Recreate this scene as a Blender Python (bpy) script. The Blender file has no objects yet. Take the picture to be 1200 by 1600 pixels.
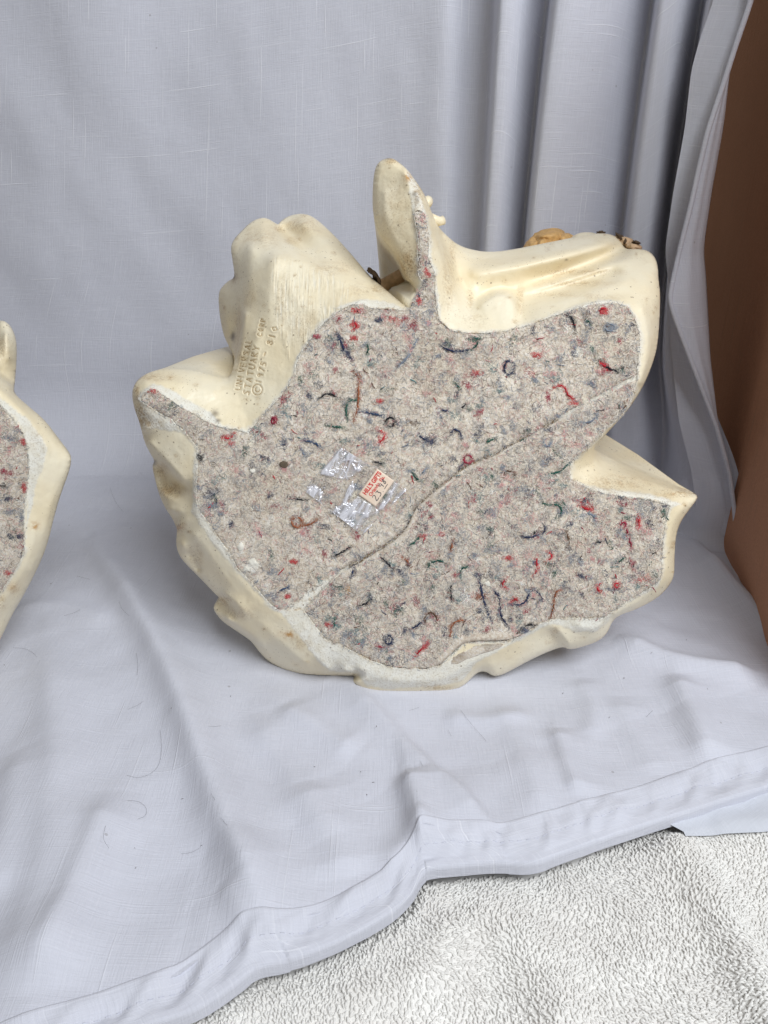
import bpy, math, random
import numpy as np
from mathutils import Vector

random.seed(7)
RNG = np.random.default_rng(11)
SC = bpy.context.scene
COL = SC.collection

# ------------------------------------------------------------------ camera
PITCH = math.radians(28.0)
FPX = 1250.0                      # focal length in photograph pixels (1200 x 1600)
CAM = np.array([0.0, 0.0, 0.32])
cd = bpy.data.cameras.new('camera')
cam = bpy.data.objects.new('camera', cd); COL.objects.link(cam)
cam.location = CAM
cam.rotation_euler = (math.pi / 2 - PITCH, 0, 0)
cd.sensor_fit = 'VERTICAL'; cd.sensor_height = 24.0; cd.sensor_width = 18.0
cd.lens = 24.0 * FPX / 1600.0
cd.clip_start = 0.01; cd.clip_end = 50
SC.camera = cam

# ------------------------------------------------------------------ light
w = bpy.data.worlds.new('World'); SC.world = w; w.use_nodes = True
bg = w.node_tree.nodes['Background']
bg.inputs[0].default_value = (1.0, 0.955, 0.89, 1); bg.inputs[1].default_value = 0.185

def area(name, loc, target, size, power, col):
    l = bpy.data.lights.new(name, 'AREA'); l.shape = 'RECTANGLE'
    l.size, l.size_y = size; l.energy = power; l.color = col
    o = bpy.data.objects.new(name, l); COL.objects.link(o); o.location = loc
    o.rotation_euler = (Vector(target) - Vector(loc)).to_track_quat('-Z', 'Y').to_euler()
    return o
area('window_light', (0.40, -0.22, 1.0), (-0.02, 0.42, 0.05), (0.70, 0.50), 14.2, (0.92, 0.96, 1.0))

SC.view_settings.view_transform = 'Standard'
SC.view_settings.look = 'None'
SC.view_settings.exposure = 0.0
SC.view_settings.gamma = 1.0
SC.cycles.use_denoising = True
SC.cycles.max_bounces = 8

# ------------------------------------------------------------------ geometry helpers
FWD = np.array([0, math.cos(PITCH), -math.sin(PITCH)])
UPV = np.array([0, math.sin(PITCH), math.cos(PITCH)])
RGT = np.array([1.0, 0, 0])

def rays(px, py):
    px = np.asarray(px, float); py = np.asarray(py, float)
    return (FWD + ((px - 600) / FPX)[..., None] * RGT - ((py - 800) / FPX)[..., None] * UPV)

def table_pt(px, py, z=0.0):
    d = rays(px, py); z = np.asarray(z, float)
    t = (z - CAM[2]) / d[..., 2]
    return CAM + d * t[..., None]

def wall_pt(px, py, y):
    d = rays(px, py); t = (np.asarray(y, float) - CAM[1]) / d[..., 1]
    return CAM + d * t[..., None]

TILT = math.radians(18)
NB = np.array([0, -math.cos(TILT), math.sin(TILT)])          # outward normal of the statue's underside
P0 = np.array([0, 0.366, 0.004])

def P(px, py, D=0.0):
    """point of the statue: D centimetres behind the plane of its underside"""
    d = rays(px, py); D = np.asarray(D, float)
    t = ((P0 - CAM) @ NB - D * 0.01) / (d @ NB)
    return CAM + d * t[..., None]

def mesh_np(name, V, F, mat=None, parent=None, smooth=True, attrs=None, uv=None, cols=None):
    """V (n,3), F (m,k) constant k or list of arrays"""
    me = bpy.data.meshes.new(name)
    if isinstance(F, np.ndarray): F = [F]
    F = [f for f in F if len(f)]
    V = np.asarray(V, np.float32)
    me.vertices.add(len(V)); me.vertices.foreach_set('co', V.ravel())
    nl = sum(f.size for f in F); nf = sum(len(f) for f in F)
    me.loops.add(nl); me.polygons.add(nf)
    lv = np.concatenate([f.ravel() for f in F]).astype(np.int32)
    tot = np.concatenate([np.full(len(f), f.shape[1]) for f in F]).astype(np.int32)
    st = np.concatenate([[0], np.cumsum(tot)[:-1]]).astype(np.int32)
    me.loops.foreach_set('vertex_index', lv)
    me.polygons.foreach_set('loop_start', st)
    me.polygons.foreach_set('loop_total', tot)
    me.update(calc_edges=True)
    if smooth: me.polygons.foreach_set('use_smooth', np.ones(nf, bool))
    if attrs:
        for k, a in attrs.items():
            at = me.attributes.new(k, 'FLOAT', 'POINT'); at.data.foreach_set('value', np.asarray(a, np.float32))
    if cols is not None:
        at = me.attributes.new('tint', 'FLOAT_COLOR', 'POINT')
        c = np.ones((len(V), 4), np.float32); c[:, :3] = cols
        at.data.foreach_set('color', c.ravel())
    if uv is not None:
        ul = me.uv_layers.new(name='UVMap'); ul.data.foreach_set('uv', np.asarray(uv, np.float32)[lv].ravel())
    me.validate()
    if mat: me.materials.append(mat)
    o = bpy.data.objects.new(name, me); COL.objects.link(o)
    if parent is not None: o.parent = parent
    return o

def tag(o, label=None, cat=None, group=None, kind=None):
    for k, v in (('label', label), ('category', cat), ('group', group), ('kind', kind)):
        if v: o[k] = v
    return o

def empty(name, loc):
    o = bpy.data.objects.new(name, None); COL.objects.link(o)
    o.location = (0, 0, 0); o.empty_display_size = 0.02
    return o

def chaikin(pts, n=2, closed=True):
    p = np.asarray(pts, float)
    for _ in range(n):
        if closed:
            q = np.roll(p, -1, 0)
            p = np.stack([0.75 * p + 0.25 * q, 0.25 * p + 0.75 * q], 1).reshape(-1, p.shape[1])
        else:
            a, b = p[:-1], p[1:]
            m = np.stack([0.75 * a + 0.25 * b, 0.25 * a + 0.75 * b], 1).reshape(-1, p.shape[1])
            p = np.concatenate([p[:1], m, p[-1:]])
    return p

def resample(pts, step, closed=False):
    p = np.asarray(pts, float)
    if closed: p = np.concatenate([p, p[:1]])
    seg = np.hypot(*(np.diff(p[:, :2], axis=0).T)); s = np.concatenate([[0], np.cumsum(seg)])
    n = max(2, int(s[-1] / step) + 1)
    t = np.linspace(0, s[-1], n, endpoint=not closed)
    return np.stack([np.interp(t, s, p[:, k]) for k in range(p.shape[1])], 1)

def inside(poly, X, Y):
    poly = np.asarray(poly)[:, :2]; r = np.zeros(X.shape, bool)
    x0, y0 = poly[:, 0], poly[:, 1]; x1, y1 = np.roll(x0, -1), np.roll(y0, -1)
    for a, b, c, d in zip(x0, y0, x1, y1):
        if b == d: continue
        cond = (b > Y) != (d > Y)
        if not cond.any(): continue
        r ^= cond & (X < (c - a) * (Y - b) / (d - b) + a)
    return r

def nearest(poly, pts):
    """nearest point on closed polyline (with extra columns interpolated)"""
    A = np.asarray(poly); B = np.roll(A, -1, 0); out = np.zeros((len(pts), A.shape[1]))
    ab = (B - A)[:, :2]; L = (ab ** 2).sum(1) + 1e-12
    for i0 in range(0, len(pts), 2000):
        q = pts[i0:i0 + 2000]
        t = ((q[:, None, :] - A[None, :, :2]) * ab[None]).sum(2) / L
        t = np.clip(t, 0, 1)
        c = A[None, :, :2] + t[..., None] * ab[None]
        d = ((q[:, None, :] - c) ** 2).sum(2); j = d.argmin(1); k = np.arange(len(q))
        tt = t[k, j][:, None]
        out[i0:i0 + 2000] = A[j] * (1 - tt) + B[j] * tt
    return out

def vnoise(X, Y, scale, seed=0, oct=1):
    """smooth value noise, about -1..1"""
    out = np.zeros(np.shape(X)); amp = 1.0; tot = 0
    r = np.random.default_rng(seed); T = r.random((256, 256)) * 2 - 1
    for o in range(oct):
        x = np.asarray(X) / scale + 37.3 * o; y = np.asarray(Y) / scale + 11.7 * o
        xi = np.floor(x).astype(int); yi = np.floor(y).astype(int); fx = x - xi; fy = y - yi
        fx = fx * fx * (3 - 2 * fx); fy = fy * fy * (3 - 2 * fy)
        g = lambda a, b: T[a & 255, b & 255]
        out = out + amp * ((g(xi, yi) * (1 - fx) + g(xi + 1, yi) * fx) * (1 - fy) + (g(xi, yi + 1) * (1 - fx) + g(xi + 1, yi + 1) * fx) * fy)
        tot += amp; amp *= 0.5; scale *= 0.5
    return out / tot

def gblur(a, s):
    if s <= 0: return a
    r = int(3 * s + 1); k = np.exp(-0.5 * (np.arange(-r, r + 1) / s) ** 2); k /= k.sum()
    p = np.pad(a, r, mode='edge'); t = np.zeros((p.shape[0], a.shape[1]))
    for i, v in enumerate(k): t += v * p[:, i:i + a.shape[1]]
    o = np.zeros(a.shape)
    for i, v in enumerate(k): o += v * t[i:i + a.shape[0]]
    return o

def tube(pts, rad, sides=6, closed=False, caps=True):
    """tube along 3-D points; rad scalar or array"""
    p = np.asarray(pts, float); n = len(p); rad = np.broadcast_to(np.asarray(rad, float), (n,))
    if closed: tn = np.roll(p, -1, 0) - np.roll(p, 1, 0)
    else: tn = np.gradient(p, axis=0)
    tn /= np.linalg.norm(tn, axis=1)[:, None] + 1e-12
    ref = np.array([0.31, 0.17, 0.93]); a = np.cross(tn, ref); a /= np.linalg.norm(a, axis=1)[:, None] + 1e-12
    b = np.cross(tn, a); an = np.arange(sides) * 2 * math.pi / sides
    V = p[:, None] + rad[:, None, None] * (a[:, None] * np.cos(an)[None, :, None] + b[:, None] * np.sin(an)[None, :, None])
    V = V.reshape(-1, 3); F = []
    m = n if closed else n - 1
    i = np.arange(m)[:, None]; j = np.arange(sides)[None]
    i2 = (i + 1) % n; j2 = (j + 1) % sides
    F = np.stack([i * sides + j, i * sides + j2, i2 * sides + j2, i2 * sides + j], -1).reshape(-1, 4)
    Fs = [F]
    if caps and not closed:
        Fs.append(np.array([list(range(sides))[::-1]])); Fs.append(np.array([[(n - 1) * sides + q for q in range(sides)]]))
    return V, Fs

def merge(parts):
    """list of (V, [F...]) -> one"""
    Vs = []; by = {}; off = 0
    for V, Fs in parts:
        Vs.append(V)
        for f in (Fs if isinstance(Fs, list) else [Fs]):
            by.setdefault(f.shape[1], []).append(f + off)
        off += len(V)
    return np.concatenate(Vs), [np.concatenate(v) for v in by.values()]

# ------------------------------------------------------------------ material helpers
class NT:
    def __init__(s, name):
        s.m = bpy.data.materials.new(name); s.m.use_nodes = True
        s.t = s.m.node_tree; s.b = s.t.nodes['Principled BSDF']; s.out = s.t.nodes['Material Output']
    def n(s, kind, **kw):
        nd = s.t.nodes.new(kind)
        for k, v in kw.items(): setattr(nd, k, v)
        return nd
    def l(s, a, b): s.t.links.new(a, b)
    def val(s, x, sock):
        if isinstance(x, (int, float)): sock.default_value = x
        elif isinstance(x, tuple): sock.default_value = x if len(x) == len(sock.default_value) else (*x, 1)
        else: s.l(x, sock)
    def math(s, op, a, b=None, c=None, clamp=False):
        nd = s.n('ShaderNodeMath', operation=op, use_clamp=clamp)
        for i, v in enumerate((a, b, c)):
            if v is not None: s.val(v, nd.inputs[i])
        return nd.outputs[0]
    def mix(s, f, a, b, blend='MIX'):
        nd = s.n('ShaderNodeMix', data_type='RGBA', blend_type=blend)
        s.val(f, nd.inputs[0]); s.val(a, nd.inputs[6]); s.val(b, nd.inputs[7]); return nd.outputs[2]
    def noise(s, vec, scale, detail=3, rough=0.5, out=0):
        nd = s.n('ShaderNodeTexNoise'); nd.inputs['Scale'].default_value = scale
        nd.inputs['Detail'].default_value = detail; nd.inputs['Roughness'].default_value = rough
        if vec is not None: s.l(vec, nd.inputs['Vector'])
        return nd.outputs[out]
    def ramp(s, f, a, b):
        nd = s.n('ShaderNodeMapRange', interpolation_type='SMOOTHSTEP'); s.val(f, nd.inputs[0])
        nd.inputs[1].default_value = a; nd.inputs[2].default_value = b; return nd.outputs[0]
    def attr(s, name, out='Fac'):
        nd = s.n('ShaderNodeAttribute', attribute_name=name); return nd.outputs[out]
    def bump(s, h, dist, strength=1.0, normal=None):
        nd = s.n('ShaderNodeBump'); nd.inputs['Distance'].default_value = dist; nd.inputs['Strength'].default_value = strength
        s.l(h, nd.inputs['Height'])
        if normal is not None: s.l(normal, nd.inputs['Normal'])
        return nd.outputs[0]
    def obj(s): return s.n('ShaderNodeTexCoord').outputs['Object']
    def uv(s): return s.n('ShaderNodeTexCoord').outputs['UV']
    def scale(s, v, x, y, z=1):
        nd = s.n('ShaderNodeMapping'); nd.inputs['Scale'].default_value = (x, y, z); s.l(v, nd.inputs[0]); return nd.outputs[0]
    def set(s, **kw):
        for k, v in kw.items(): s.val(v, s.b.inputs[k.replace('_', ' ')])

def plain(name, col, rough=0.6, spec=0.3):
    m = NT(name); o = m.obj()
    f = m.noise(o, 400, 3)
    m.set(Base_Color=m.mix(m.ramp(f, 0.3, 0.7), tuple(c * 0.85 for c in col), tuple(min(1, c * 1.1) for c in col)), Roughness=rough)
    m.b.inputs['Specular IOR Level'].default_value = spec
    return m.m

def plaster_mat(name='painted_plaster'):
    m = NT(name); o = m.obj()
    bare = m.attr('bare'); grime_shade = m.attr('grime_shade'); rust = m.attr('rust'); rough = m.attr('rough'); dark = m.attr('dark')
    n1 = m.noise(o, 28, 4); n2 = m.noise(o, 170, 4, 0.6); n3 = m.noise(o, 900, 3, 0.6); n4 = m.noise(o, 420, 2)
    paint = m.mix(m.ramp(n1, 0.3, 0.7), (0.875, 0.80, 0.62), (0.845, 0.735, 0.515))
    paint = m.mix(m.math('MULTIPLY', m.ramp(n2, 0.52, 0.75), 0.22), paint, (0.64, 0.52, 0.34))
    white = m.mix(m.ramp(n2, 0.35, 0.7), (0.83, 0.81, 0.73), (0.77, 0.73, 0.62))
    c = m.mix(bare, paint, white)
    # pin holes and dust specks
    vo = m.n('ShaderNodeTexVoronoi', feature='F1'); vo.inputs['Scale'].default_value = 240; m.l(o, vo.inputs['Vector'])
    gate = m.math('GREATER_THAN', m.noise(o, 75, 2), 0.56)
    speck = m.math('MULTIPLY', m.math('LESS_THAN', vo.outputs['Distance'], 0.13), gate)
    c = m.mix(m.math('MULTIPLY', speck, 0.6), c, (0.20, 0.14, 0.09))
    vo2 = m.n('ShaderNodeTexVoronoi', feature='F1'); vo2.inputs['Scale'].default_value = 520; m.l(o, vo2.inputs['Vector'])
    sp2 = m.math('MULTIPLY', m.math('LESS_THAN', vo2.outputs['Distance'], 0.16), m.math('GREATER_THAN', m.noise(o, 40, 3), 0.53))
    c = m.mix(m.math('MULTIPLY', sp2, 0.5), c, (0.30, 0.22, 0.13))
    # sandy dirt on the bare plaster and inside the painted shade and stains
    sand = m.math('MULTIPLY', m.ramp(n3, 0.5, 0.66), m.math('MULTIPLY', bare, 0.30))
    c = m.mix(sand, c, (0.40, 0.31, 0.20))
    gf = m.math('MULTIPLY', grime_shade, m.math('ADD', 0.18, m.math('MULTIPLY', m.ramp(n2, 0.42, 0.60), 0.82)), clamp=True)
    gs = m.math('MULTIPLY', grime_shade, m.ramp(n3, 0.47, 0.60), clamp=True)
    c = m.mix(m.math('MULTIPLY', gf, 0.62), c, (0.52, 0.33, 0.125))
    c = m.mix(m.math('MULTIPLY', gs, 0.72), c, (0.26, 0.15, 0.06))
    c = m.mix(m.math('MULTIPLY', rust, m.ramp(n4, 0.3, 0.62)), c, (0.50, 0.25, 0.06))
    c = m.mix(m.math('MULTIPLY', dark, 0.85), c, (0.085, 0.055, 0.035))
    # scratches in the filed facet
    sc = m.n('ShaderNodeMapping'); sc.inputs['Rotation'].default_value = (0, math.radians(-10), 0); sc.inputs['Scale'].default_value = (900, 60, 70)
    m.l(o, sc.inputs[0]); scr = m.noise(sc.outputs[0], 1.0, 3, 0.55)
    c = m.mix(m.math('MULTIPLY', m.math('MULTIPLY', rough, 0.42), m.ramp(scr, 0.52, 0.70)), c, (0.50, 0.37, 0.22))
    c = m.mix(m.math('MULTIPLY', m.math('MULTIPLY', rough, .6), m.ramp(scr, 0.48, 0.34)), c, (0.84, 0.80, 0.69))
    h = m.math('ADD', m.math('MULTIPLY', n2, 0.45), m.math('MULTIPLY', m.math('MULTIPLY', n3, 0.5), m.math('ADD', 0.12, bare)))
    h = m.math('ADD', h, m.math('MULTIPLY', m.math('MULTIPLY', scr, 1.0), rough))
    h = m.math('SUBTRACT', h, m.math('MULTIPLY', speck, 0.5))
    m.set(Base_Color=c, Roughness=m.math('ADD', 0.36, m.math('MULTIPLY', m.math('MAXIMUM', bare, m.math('MULTIPLY', rough, 0.8)), 0.45)), Normal=m.bump(h, 0.0009, 0.85))
    m.b.inputs['Specular IOR Level'].default_value = 0.35
    m.b.inputs['Subsurface Weight'].default_value = 0.0
    return m.m

def felt_mat():
    m = NT('recycled_felt'); o = m.obj()
    a = m.noise(o, 95, 5, 0.65); b = m.noise(o, 60, 5, 0.7, 0)
    o2 = m.n('ShaderNodeMapping'); o2.inputs['Location'].default_value = (3.1, 1.7, 9.2); m.l(o, o2.inputs[0])
    c2 = m.noise(o2.outputs[0], 120, 5, 0.7); d2 = m.noise(o2.outputs[0], 55, 4, 0.65)
    e2 = m.noise(o, 700, 4, 0.7); f2 = m.noise(o2.outputs[0], 18, 3, 0.6)
    c = m.mix(m.ramp(a, 0.35, 0.65), (0.62, 0.54, 0.45), (0.80, 0.725, 0.615))
    c = m.mix(m.math('MULTIPLY', m.ramp(c2, 0.54, 0.70), 0.50), c, (0.29, 0.30, 0.315))
    c = m.mix(m.math('MULTIPLY', m.ramp(b, 0.57, 0.72), 0.40), c, (0.60, 0.37, 0.34))
    c = m.mix(m.math('MULTIPLY', m.ramp(d2, 0.58, 0.72), 0.40), c, (0.30, 0.33, 0.33))
    c = m.mix(m.math('MULTIPLY', m.ramp(f2, 0.50, 0.74), 0.40), c, (0.40, 0.315, 0.22))
    c = m.mix(0.75, c, m.mix(m.ramp(e2, 0.3, 0.7), (0.30, 0.30, 0.30), (0.72, 0.72, 0.72)), 'OVERLAY')
    st = m.attr('grime_shade')
    c = m.mix(m.math('MULTIPLY', st, 0.6), c, (0.17, 0.115, 0.07))
    h = m.math('ADD', m.math('MULTIPLY', e2, 0.5), a)
    m.set(Base_Color=c, Roughness=0.95, Normal=m.bump(h, 0.0012, 0.9))
    m.b.inputs['Specular IOR Level'].default_value = 0.1
    m.b.inputs['Sheen Weight'].default_value = 0.15
    return m.m

def tint_mat(name, rough=0.9):
    m = NT(name); m.set(Base_Color=m.attr('tint', 'Color'), Roughness=rough)
    m.b.inputs['Specular IOR Level'].default_value = 0.12
    return m.m

def cloth_mat(name, base=(0.645, 0.655, 0.73), slub=1.0):
    m = NT(name); uv = m.uv()
    sep = m.n('ShaderNodeSeparateXYZ'); m.l(uv, sep.inputs[0]); U, V = sep.outputs[0], sep.outputs[1]
    def slubs(a, b, width, length, thr, seed):
        r = m.math('DIVIDE', m.math('ADD', a, m.math('MULTIPLY', m.math('SUBTRACT', m.noise(uv, 9 + seed, 1), 0.5), 0.0016)), width)
        col = m.math('FLOOR', r)
        w0 = m.n('ShaderNodeTexWhiteNoise', noise_dimensions='1D'); m.l(m.math('ADD', col, seed * 17.0), w0.inputs['W'])
        q = m.math('ADD', m.math('DIVIDE', b, m.math('MULTIPLY', length, m.math('ADD', 0.4, w0.outputs[0]))), m.math('MULTIPLY', w0.outputs[0], 43.7))
        cell = m.math('FLOOR', q)
        w1 = m.n('ShaderNodeTexWhiteNoise', noise_dimensions='2D'); cx = m.n('ShaderNodeCombineXYZ')
        m.l(col, cx.inputs[0]); m.l(cell, cx.inputs[1]); cx.inputs[2].default_value = seed; m.l(cx.outputs[0], w1.inputs['Vector'])
        on = m.ramp(w1.outputs[0], thr, thr + 0.02)
        t = m.math('SUBTRACT', q, cell); pr = m.math('MULTIPLY', m.math('MULTIPLY', t, m.math('SUBTRACT', 1.0, t)), 4.0)
        f = m.math('SUBTRACT', r, col); pf = m.math('MULTIPLY', m.math('MULTIPLY', f, m.math('SUBTRACT', 1.0, f)), 4.0)
        return m.math('MULTIPLY', m.math('MULTIPLY', on, m.math('POWER', pr, 0.5)), pf)
    s = m.math('MAXIMUM', slubs(U, V, 0.0009, 0.05, 0.978, 1.0), slubs(V, U, 0.0009, 0.045, 0.980, 2.0))
    s = m.math('MAXIMUM', s, m.math('MULTIPLY', m.math('MAXIMUM', slubs(U, V, 0.0008, 0.03, 0.90, 3.0), slubs(V, U, 0.0008, 0.03, 0.90, 4.0)), 0.22))
    wx = m.noise(m.scale(uv, 1500, 60), 1.0, 2); wy = m.noise(m.scale(uv, 60, 1500), 1.0, 2)
    wv = m.math('ADD', wx, wy)
    big = m.noise(uv, 7, 3)
    c = m.mix(m.ramp(big, 0.3, 0.7), tuple(x * 0.97 for x in base), tuple(x * 1.02 for x in base))
    c = m.mix(m.math('MULTIPLY', m.ramp(wv, 0.8, 1.2), 0.16), c, tuple(x * 0.72 for x in base))
    c = m.mix(m.math('MULTIPLY', s, m.math('ADD', .20 * slub, m.math('MULTIPLY', m.ramp(V, .58, .90), .42 * slub))), c, (0.88, 0.89, 0.94))
    # tiny lint
    vo = m.n('ShaderNodeTexVoronoi', feature='F1'); vo.inputs['Scale'].default_value = 55; m.l(uv, vo.inputs['Vector'])
    lint = m.math('MULTIPLY', m.math('LESS_THAN', vo.outputs['Distance'], 0.045), m.math('GREATER_THAN', m.noise(uv, 21, 1), 0.53))
    c = m.mix(m.math('MULTIPLY', lint, 0.5), c, (0.30, 0.28, 0.28))
    h = m.math('ADD', wv, m.math('MULTIPLY', s, 0.8))
    m.set(Base_Color=c, Roughness=0.82, Normal=m.bump(h, 0.0005, 0.5, m.bump(m.noise(uv, 45, 3), 0.002, 0.35)))
    m.b.inputs['Specular IOR Level'].default_value = 0.25
    m.b.inputs['Sheen Weight'].default_value = 0.12
    return m.m

M_PLASTER = plaster_mat()
M_FELT = felt_mat()
M_YARN = tint_mat('yarn')
M_CLOTH = cloth_mat('white_slub_cloth')

def board_mat():
    m = NT('brown_cardboard'); o = m.obj()
    n1 = m.noise(o, 700, 4, 0.7); n2 = m.noise(m.scale(o, 40, 300, 20), 1.0, 4); n3 = m.noise(o, 6, 3)
    c = m.mix(m.ramp(n3, 0.3, 0.7), (0.56, 0.285, 0.17), (0.62, 0.325, 0.20))
    c = m.mix(m.math('MULTIPLY', m.ramp(n1, 0.35, 0.7), 0.35), c, (0.38, 0.19, 0.115))
    c = m.mix(m.math('MULTIPLY', m.ramp(n2, 0.6, 0.72), 0.25), c, (0.36, 0.24, 0.16))
    m.set(Base_Color=c, Roughness=0.9, Normal=m.bump(m.math('ADD', n1, m.math('MULTIPLY', m.noise(m.scale(o, 3, 160, 3), 1.0, 1), 1.2)), 0.0007, 0.6)); m.b.inputs['Specular IOR Level'].default_value = 0.15
    return m.m
M_BOARD = board_mat()

def loop_mat():
    m = NT('terry_cotton'); o = m.obj(); n = m.noise(o, 60, 3)
    m.set(Base_Color=m.mix(m.ramp(n, 0.3, 0.7), (0.78, 0.76, 0.73), (0.83, 0.815, 0.785)), Roughness=0.9)
    m.b.inputs['Specular IOR Level'].default_value = 0.15; m.b.inputs['Sheen Weight'].default_value = 0.2
    return m.m
M_TERRY = loop_mat()

# ================================================================== SETTING: table, cardboard wall
def box(name, lo, hi, mat, parent=None):
    x0, y0, z0 = lo; x1, y1, z1 = hi
    V = np.array([(x, y, z) for z in (z0, z1) for y in (y0, y1) for x in (x0, x1)], float)
    F = np.array([(0, 2, 3, 1), (4, 5, 7, 6), (0, 1, 5, 4), (2, 6, 7, 3), (0, 4, 6, 2), (1, 3, 7, 5)])
    return mesh_np(name, V, F, mat, parent, smooth=False)

tt = box('table_top', (-0.9, 0.02, -0.05), (0.8, 1.0, -0.016), plain('table_wood', (0.30, 0.2, 0.12)))
tag(tt, kind='structure')

# side of the carton: stands on the table, slightly splayed, corrugated board 4 mm thick
def wallx(y): return 0.252 + 0.16 * (y - 0.45)
yy = np.linspace(0.36, 0.86, 60); zz = np.linspace(-0.016, 0.52, 60)
Yg, Zg = np.meshgrid(yy, zz, indexing='ij')
Xg = wallx(Yg) + 0.002 * vnoise(Yg, Zg, 0.12, 5, 2)
n, k = Yg.shape
V1 = np.stack([Xg, Yg, Zg], -1).reshape(-1, 3); V2 = V1 + np.array([0.004, 0, 0])
idx = np.arange(n * k).reshape(n, k)
Fq = np.stack([idx[:-1, :-1], idx[1:, :-1], idx[1:, 1:], idx[:-1, 1:]], -1).reshape(-1, 4)
ring = np.concatenate([idx[:, 0], idx[-1, 1:], idx[-2::-1, -1], idx[0, -2:0:-1]])
Fr = np.stack([ring, np.roll(ring, -1), np.roll(ring, -1) + n * k, ring + n * k], -1)
o = mesh_np('cardboard_panel', np.concatenate([V1, V2]), [Fq, Fq[:, ::-1] + n * k, Fr], M_BOARD)
tag(o, 'brown cardboard panel standing behind the turned edge of the white curtain', 'cardboard')

# ================================================================== WHITE CURTAIN: backdrop + table cover
# hem: lower edge and upper fold line (photo pixels on the table plane)
EDGE = [(-420, 1900), (-200, 1790), (0, 1700), (150, 1640), (280, 1600), (320, 1585), (380, 1545), (400, 1528), (450, 1519), (500, 1501), (558, 1473), (617, 1437), (646, 1408),
        (658, 1383), (668, 1375), (733, 1367), (780, 1362), (838, 1366), (873, 1350), (943, 1324), (1025, 1297), (1060, 1286), (1118, 1268), (1200, 1240), (1320, 1198), (1450, 1150)]
FOLD = [(-420, 1800), (-200, 1700), (0, 1622), (65, 1600), (200, 1550), (280, 1524), (320, 1495), (360, 1465), (390, 1453), (450, 1448), (500, 1432), (558, 1402), (605, 1373), (640, 1340),
        (656, 1317), (675, 1314), (751, 1303), (792, 1311), (827, 1292), (908, 1268), (1002, 1242), (1072, 1213), (1095, 1210), (1118, 1201), (1200, 1180), (1320, 1140), (1450, 1100)]
HZ = 0.006                                       # the cloth lies on the towel here
edge = table_pt(*np.array(EDGE).T.astype(float), HZ - 0.003)
fold = table_pt(*np.array(FOLD).T.astype(float), HZ)
def by_x(P3, xs, kk): return np.interp(xs, P3[:, 0], P3[:, kk])

# backdrop control columns: px at three heights (rows y=-120, 400, bottom), distance from camera (m) at each
WALLC = [  # x_top, x_mid, x_bot, d_top, d_mid, d_bot
    (-520, -520, -520, .72, .74, .745), (-300, -300, -290, .72, .735, .745), (-60, -60, -50, .735, .74, .74), (120, 118, 115, .725, .735, .735), (260, 258, 250, .735, .74, .735),
    (420, 415, 405, .73, .73, .725), (540, 535, 520, .725, .725, .715), (640, 632, 620, .715, .715, .705), (700, 688, 670, .705, .705, .70), (742, 722, 700, .715, .713, .70), (772, 748, 730, .712, .708, .695),
    (782, 754, 738, .672, .668, .67), (795, 766, 748, .664, .660, .665), (820, 785, 765, .668, .664, .668), (848, 806, 785, .690, .684, .68), (864, 816, 794, .694, .688, .68),
    (872, 822, 800, .650, .644, .655), (890, 838, 815, .640, .636, .650), (930, 872, 845, .642, .638, .65), (975, 915, 885, .652, .646, .65), (1015, 955, 920, .672, .664, .655), (1030, 968, 932, .674, .665, .655),
    (1038, 976, 940, .632, .630, .635), (1055, 994, 955, .626, .622, .628), (1080, 1020, 985, .630, .622, .620), (1102, 1036, 1015, .655, .650, .625), (1112, 1044, 1028, .654, .648, .625),
    (1122, 1046, 1044, .606, .602, .590), (1135, 1052, 1060, .598, .594, .572), (1150, 1066, 1085, .594, .592, .555), (1160, 1080, 1110, .592, .590, .548), (1172, 1092, 1130, .588, .586, .545), (1182, 1100, 1148, .584, .582, .540)]
WC = np.array(WALLC, float)
ncol0 = 330
sidx = np.linspace(0, len(WC) - 1, ncol0)
def cr(a, s):
    """Catmull-Rom through rows of a at fractional index s"""
    a = np.asarray(a, float); n = len(a); i = np.clip(np.floor(s).astype(int), 0, n - 2); t = (s - i)
    g = lambda k: a[np.clip(k, 0, n - 1)]
    if a.ndim > 1: t = t[:, None]
    p0, p1, p2, p3 = g(i - 1), g(i), g(i + 1), g(i + 2)
    return 0.5 * (2 * p1 + (p2 - p0) * t + (2 * p0 - 5 * p1 + 4 * p2 - p3) * t * t + (3 * p1 - p0 - 3 * p2 + p3) * t ** 3)
# spread columns evenly by pixel, with extra in the pleats
cum = np.concatenate([[0], np.cumsum(np.maximum(np.abs(np.diff(WC[:, 0])), 22))])
sidx = np.interp(np.linspace(0, cum[-1], ncol0), cum, np.arange(len(WC)))
C = cr(WC, sidx)
ZTOP, ZMID = 0.56, 0.255
def col_pt(i_x, d, row_py): return wall_pt(C[:, i_x], np.full(ncol0, row_py), C[:, d])
pt_top = col_pt(0, 3, -60.0); pt_mid = col_pt(1, 4, 400.0)
# bottom: on the table at the given distance
db = C[:, 5]; dep = db * math.cos(PITCH) + CAM[2] * math.sin(PITCH)
pt_bot = np.stack([(C[:, 2] - 600) / FPX * dep, db, np.zeros(ncol0)], 1)
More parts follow.
